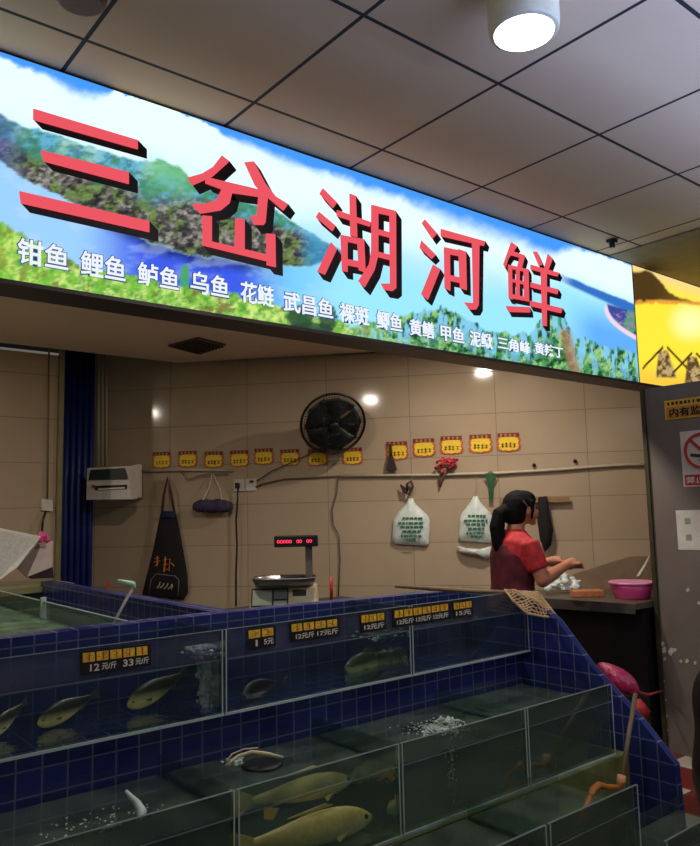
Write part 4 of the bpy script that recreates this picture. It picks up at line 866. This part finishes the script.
# 内有监控
nz_(MB(), 2.375, 2.06, 1.955, 2.072, .001, .004).build('sign_board', mat('sign_amber',(225,165,45),.5), cs)
nz_(MB(), 2.365, 2.07, 1.962, 2.030, .006, .001).build('inner_panel', mat('sign_amber_dark',(190,130,40),.5), cs)
text_part('内有监控', 'sign_lettering', M['ink'], cs, (4.392,2.345,1.968), (0,-1,0), UP, .26, .054, .001, .03, (-1,0,0))
mb = MB(); rr = random.Random(3)
for i in range(11): a0 = 2.355-i*.026; nz_(mb, a0, a0-rr.uniform(.01,.02), 2.042, 2.060, .006, .001)
mb.build('small_lettering', M['ink'], cs)['kind'] = 'stuff'
ns_ = thing('no_smoking_sign', 'white no smoking sign with red ring on the pillar', 'sign', (4.398,2.16,1.55))
nz_(MB(), 2.292, 2.03, 1.548, 1.876, .001, .002).build('sign_board', M['paper'], ns_)
rc = V((4.394,2.165,1.755)); ry = V((0,-1,0))
MB().tube([rc+(ry*math.cos(a)+UP*math.sin(a))*.098 for a in np.linspace(0,2*PI,48,endpoint=False)], .0105, 4, True, 1).build('red_ring', M['redprint'], ns_)
MB().prism([rc+(ry*(-.075)+UP*.065), rc+(ry*(-.063)+UP*.077), rc+(ry*.075+UP*(-.065)), rc+(ry*.063+UP*(-.077))], (-.003,0,0)).build('red_slash', M['redprint'], ns_)
MB().prism([rc+ry*x+UP*z for x,z in ((-.07,-.012),(.055,-.030),(.055,-.048),(-.07,-.030))], (-.002,0,0)).build('cigarette', M['black'], ns_)
MB().tube([rc+ry*x+UP*z for x,z in ((.03,-.02),(.045,.0),(.03,.015),(.05,.04))], .004, 5).build('smoke_curl', M['black'], ns_)
MB().prism([rc+ry*x+UP*z for x,z in ((-.02,-.05),(.05,-.05),(.03,-.075),(-.01,-.075))], (-.002,0,0)).build('hand_mark', M['black'], ns_)
bt_ = nz_(MB(), 2.280, 2.04, 1.556, 1.618, .003, .001).build('red_band', M['redprint'], ns_)
text_part('禁止吸烟', 'band_lettering', M['paper'], bt_, (4.395,2.272,1.566), (0,-1,0), UP, .22, .042, .001, .02, (-1,0,0))
nt_ = thing('paper_notice', 'plain white paper notice with faint marks low on the pillar', 'notice', (4.398,2.2,1.18))
nz_(MB(), 2.352, 2.05, 1.180, 1.412, .001, .0015).build('notice_sheet', M['paper'], nt_)
mb = MB()
for zz in (1.33,1.235):
    mb.box((4.3965,2.30,zz),(4.398,2.265,zz+.035)); mb.box((4.3965,2.20,zz+.01),(4.398,2.14,zz+.022))
mb.build('faint_marks', mat('faint_green',(130,145,120),.8), nt_)['kind'] = 'stuff'
tag(MB().box((4.385,2.50,0),(4.402,2.525,2.16)).build('pillar_edge_strip', mat('olive_metal',(70,66,48),.5,.4)), 'olive metal strip down the left edge of the pillar', 'trim')
# ------------------------------------------------------------------ sink counter
sn = thing('sink_counter', 'dark sink counter between the back wall and the pillar', 'counter', (4.5,3.0,0))
MB().prism([V((4.09,3.90,.835)),V((4.09,3.11,.835)),V((4.20,2.535,.835)),V((5.26,2.535,.835))], (0,0,.035)).build('counter_top', mat('worn_steel',(120,108,95),.45,.6,var=.25,scale=8), sn)
MB().prism([V((4.22,3.68,.03)),V((4.22,3.11,.03)),V((4.33,2.56,.03)),V((5.20,2.56,.03))], (0,0,.80)).build('cabinet', mat('black_cabinet',(16,14,14),.6), sn)
MB().prism([V((4.085,3.10,.81)),V((4.195,2.54,.81)),V((4.20,2.54,.868)),V((4.09,3.10,.868))], (.01,0,0)).build('steel_edge', M['steel'], sn)
mb = MB(); mb.prism([wp(573,574,.01),wp(631,556,.01),wp(660,556,.01),wp(660,588,.01),wp(573,594,.01)], OUT*.015); mb.build('splashback', mat('brown_steel',(150,126,102),.45,.2), sn)
wb = thing('wash_basin', 'pink plastic basin on the sink counter beside the pillar', 'basin', tuple(pz(631,601,.871)+V((.05,.05,0))))
bc_ = pz(631,600,.871)+VF*.10+VR*.045; bc_.z = .871; wb.location = bc_; ORI[wb.name] = bc_
MB().lathe([(.001,0),(.10,0),(.105,.004),(.122,.055),(.130,.092),(.126,.092),(.117,.055),(.098,.010),(.001,.008)], bc_, n=40).build('basin_bowl', M['pink'], wb, True)
MB().lathe([(.128,.088),(.139,.090),(.141,.100),(.136,.104),(.127,.100)], bc_, n=40).build('basin_rim', mat('pale_pink',(235,150,190),.35), wb, True)
cbf = Fr(pz(590,597.5,.871)+VF*.05, VR, VF)
cb = cbf.box(MB(), (-.10,-.045,0), (.095,.05,.042)).build('cutting_board', mat('orange_wood',(190,120,72),.6,scale=25,var=.2), None, bevel=.005); tag(cb, 'orange-brown wooden block on the sink counter left of the basin', 'cutting board')
mb = MB(); rr = random.Random(8); cpp = pz(560,593,.872)+VR*.03
for i in range(44): mb.ball(cpp+VR*max(-.13,min(.10,rr.gauss(0,.07)))+VF*rr.gauss(0,.03)+UP*(.03+abs(rr.gauss(0,.035))), rr.uniform(.015,.035), 7, (1,1,.7))
cp_ = remeshed(mb, 'clear_plastic_bag', M['plasticbag'], None, .008, 2); tag(cp_, 'crumpled clear plastic bag under her hands on the counter', 'plastic bag')
tag(MB().tube([wp(650,556,.10),wp(645,566,.22),wp(638,577,.32)], [.009,.011,.012], 9).build('white_tap', M['white'], None, True), 'white plastic tap pipe above the pink basin', 'tap')
# ------------------------------------------------------------------ the woman
WB = VR*.925 + VF*4.52; fw = V((.94,-.34,0)).normalized(); lf_ = V((.34,.94,0)).normalized()
B_ = Fr(WB, fw, lf_)
def ell(mb, c, rx, ry, rz, n=16):
    rot = Matrix((fw, lf_, UP)).transposed(); return mb.ball(B_(*c), 1, n, (rx, ry, rz), rot)
def loft(mb, levels, n=20):
    return mb.ring([[B_(x+math.cos(2*PI*k/n)*a, y+math.sin(2*PI*k/n)*b, z) for k in range(n)] for x, y, z, a, b in levels])
def limb(mb, pts, rs, n=12): return mb.tube([B_(*p) for p in pts], rs, n)
body = MB()
loft(body, [(-.01,0,.78,.105,.155),(-.02,0,.86,.110,.165),(-.01,0,.95,.098,.142),(.0,0,1.03,.090,.130),(.005,0,1.12,.098,.142),(.01,0,1.20,.100,.160),(.01,0,1.26,.085,.165),(.015,0,1.295,.06,.115),(.025,0,1.32,.048,.06)])
limb(body, [(.02,0,1.29),(.045,0,1.36),(.07,0,1.40)], [.055,.048,.050])
HX = .075
ell(body, (HX,0,1.445), .092,.075,.098); ell(body, (HX+.045,0,1.405), .055,.052,.055); 
limb(body, [(HX+.085,0,1.45),(HX+.112,0,1.418),(HX+.09,0,1.412)], [.008,.013,.008], 8)          # nose
ell(body, (HX+.083,0,1.384), .012,.024,.008); ell(body, (HX+.075,0,1.360), .022,.025,.018)            # mouth and chin
for s_ in (-1,1): ell(body, (HX+.005,s_*.078,1.43), .018,.009,.028); ell(body, (HX+.06,s_*.045,1.41), .03,.02,.03)
def arm(s_, sh, el, wr, hd_):
    limb(body, [sh, tuple((a+b)/2 for a,b in zip(sh,el)), el], [.052,.046,.040]); limb(body, [el, tuple((a*.6+b*.4) for a,b in zip(el,wr)), wr], [.041,.037,.026])
    ell(body, el, .041,.041,.041)
    h = Vector(hd_); w = Vector(wr); d = (h-w).normalized(); 
    limb(body, [wr, tuple(w+d*.035), tuple(w+d*.085)], [.025,.034,.030]); base = w+d*.075
    side = Vector((-d.y, d.x, 0)).normalized()
    for k, (o_, l_) in enumerate(((-.027,.062),(-.009,.072),(.009,.068),(.026,.054))):
        p0 = base+side*o_; p1 = p0+d*l_*.5+Vector((0,0,-.008)); p2 = p1+d*l_*.32+Vector((0,0,-.022)); p3 = p2+d*l_*.08+Vector((0,0,-.02)); limb(body, [tuple(p0-d*.02),tuple(p0),tuple(p1),tuple(p2),tuple(p3)], [.010,.0098,.0092,.0085,.007], 8)
    t0 = w+d*.03-side*s_*.022*-1; t1 = t0+side*s_*.03+d*.025; t2 = t1+d*.03+Vector((0,0,-.01)); limb(body, [tuple(t0),tuple(t1),tuple(t2)], [.013,.011,.009], 8)
RA = ((.015,-.165,1.245),(.06,-.215,1.045),(.28,-.12,1.11),(.37,-.09,1.125)); LA = ((.015,.165,1.245),(.09,.20,1.05),(.29,.08,1.12),(.36,.03,1.125))
arm(-1, *RA); arm(1, *LA)
for s_ in (-1,1):
    limb(body, [(-.01,s_*.085,.84),(.0,s_*.088,.62),(.01,s_*.088,.46),(-.005,s_*.088,.27),(-.01,s_*.088,.08)], [.088,.073,.055,.050,.034])
    ell(body, (.05,s_*.09,.035), .125,.045,.035)
person = remeshed(body, 'person', M['skin'], None, .0065, 4, origin=(WB.x,WB.y,0)); ORI[person.name] = Vector((WB.x,WB.y,0))
tag(person, 'woman in red short sleeves and dark apron working at the sink counter', 'person')
shirt = MB()
loft(shirt, [(-.02,0,.87,.122,.176),(-.01,0,.95,.110,.155),(.0,0,1.03,.102,.143),(.005,0,1.12,.110,.155),(.01,0,1.20,.112,.172),(.01,0,1.262,.096,.175),(.015,0,1.30,.068,.118),(.025,0,1.325,.056,.068)])
for A_ in (RA, LA):
    sh_, el_ = Vector(A_[0]), Vector(A_[1]); limb(shirt, [tuple(sh_-Vector((0,0,-.012))), tuple(sh_.lerp(el_,.4)), tuple(sh_.lerp(el_,.72))], [.056,.062,.060])
remeshed(shirt, 'red_shirt', mat('red_shirt', (186,42,48), .8, var=.4, scale=26, bump=.3), person, .008, 14)
apr = MB()
loft(apr, [(-.01,0,.60,.150,.205),(-.015,0,.80,.135,.190),(-.012,0,.90,.128,.182),(-.005,0,1.0,.112,.154),(.0,0,1.10,.116,.158),(.003,0,1.18,.119,.160),(.003,0,1.24,.106,.135)])
remeshed(apr, 'dark_apron', mat('maroon_apron', (92,28,40), .85, var=.5, scale=14, bump=.3), person, .008, 3)
tr_ = MB()
for s_ in (-1,1): limb(tr_, [(-.01,s_*.085,.82),(.0,s_*.088,.62),(.01,s_*.088,.46),(-.005,s_*.088,.27),(-.01,s_*.088,.09)], [.100,.086,.068,.064,.058])
remeshed(tr_, 'trousers', mat('dark_trousers', (26,26,34), .9), person, .009, 3)
for s_ in (-1,1):
    sh2 = MB(); ell(sh2, (.055,s_*.09,.04), .135,.052,.04); sh2.build('rubber_boot', M['black'], person, True)
hr = MB()
ell(hr, (HX-.018,0,1.462), .098,.085,.092); ell(hr, (HX-.045,0,1.43), .075,.082,.095); ell(hr, (HX+.02,0,1.495), .075,.07,.055)
limb(hr, [(HX-.10,0,1.44),(HX-.145,0,1.42),(HX-.165,0,1.34),(HX-.165,-.01,1.24),(HX-.15,-.01,1.15)], [.035,.04,.045,.038,.014])
for s_ in (-1,1): limb(hr, [(HX+.03,s_*.072,1.49),(HX+.025,s_*.082,1.43),(HX+.02,s_*.078,1.38)], [.018,.012,.006], 8)
hair = remeshed(hr, 'hair', M['hair'], person, .006, 3)
MB().tube([B_(HX-.04,-.086,1.49),B_(HX-.02,-.092,1.465),B_(HX-.005,-.092,1.445)], .005, 6).build('hair_clip', M['steel'], hair)
for s_ in (-1,1): MB().ball(B_(HX+.083,s_*.030,1.445), .010, 10).build('eye', M['black'], person, True)
limb(MB(), [(HX+.094,-.018,1.385),(HX+.099,0,1.386),(HX+.094,.018,1.385)], .004, 6).build('lips', mat('lips',(150,70,65),.5), person, True)
mb = MB(); loft(mb, [(HX,0,1.5,.001,.001)]) if False else None

hk = thing('ceiling_bracket', 'small dark bracket on the ceiling just above the right part of the sign', 'bracket', tuple(pz(612,243,3.03)))
c_ = pz(612,243,3.02)
MB().box(tuple(c_-V((.03,.02,.0))), tuple(c_+V((.03,.02,.019)))).build('bracket_plate', M['black'], hk)
MB().box(tuple(c_-V((.012,.012,.03))), tuple(c_+V((.012,.012,.0)))).build('bracket_hook', M['black'], hk)
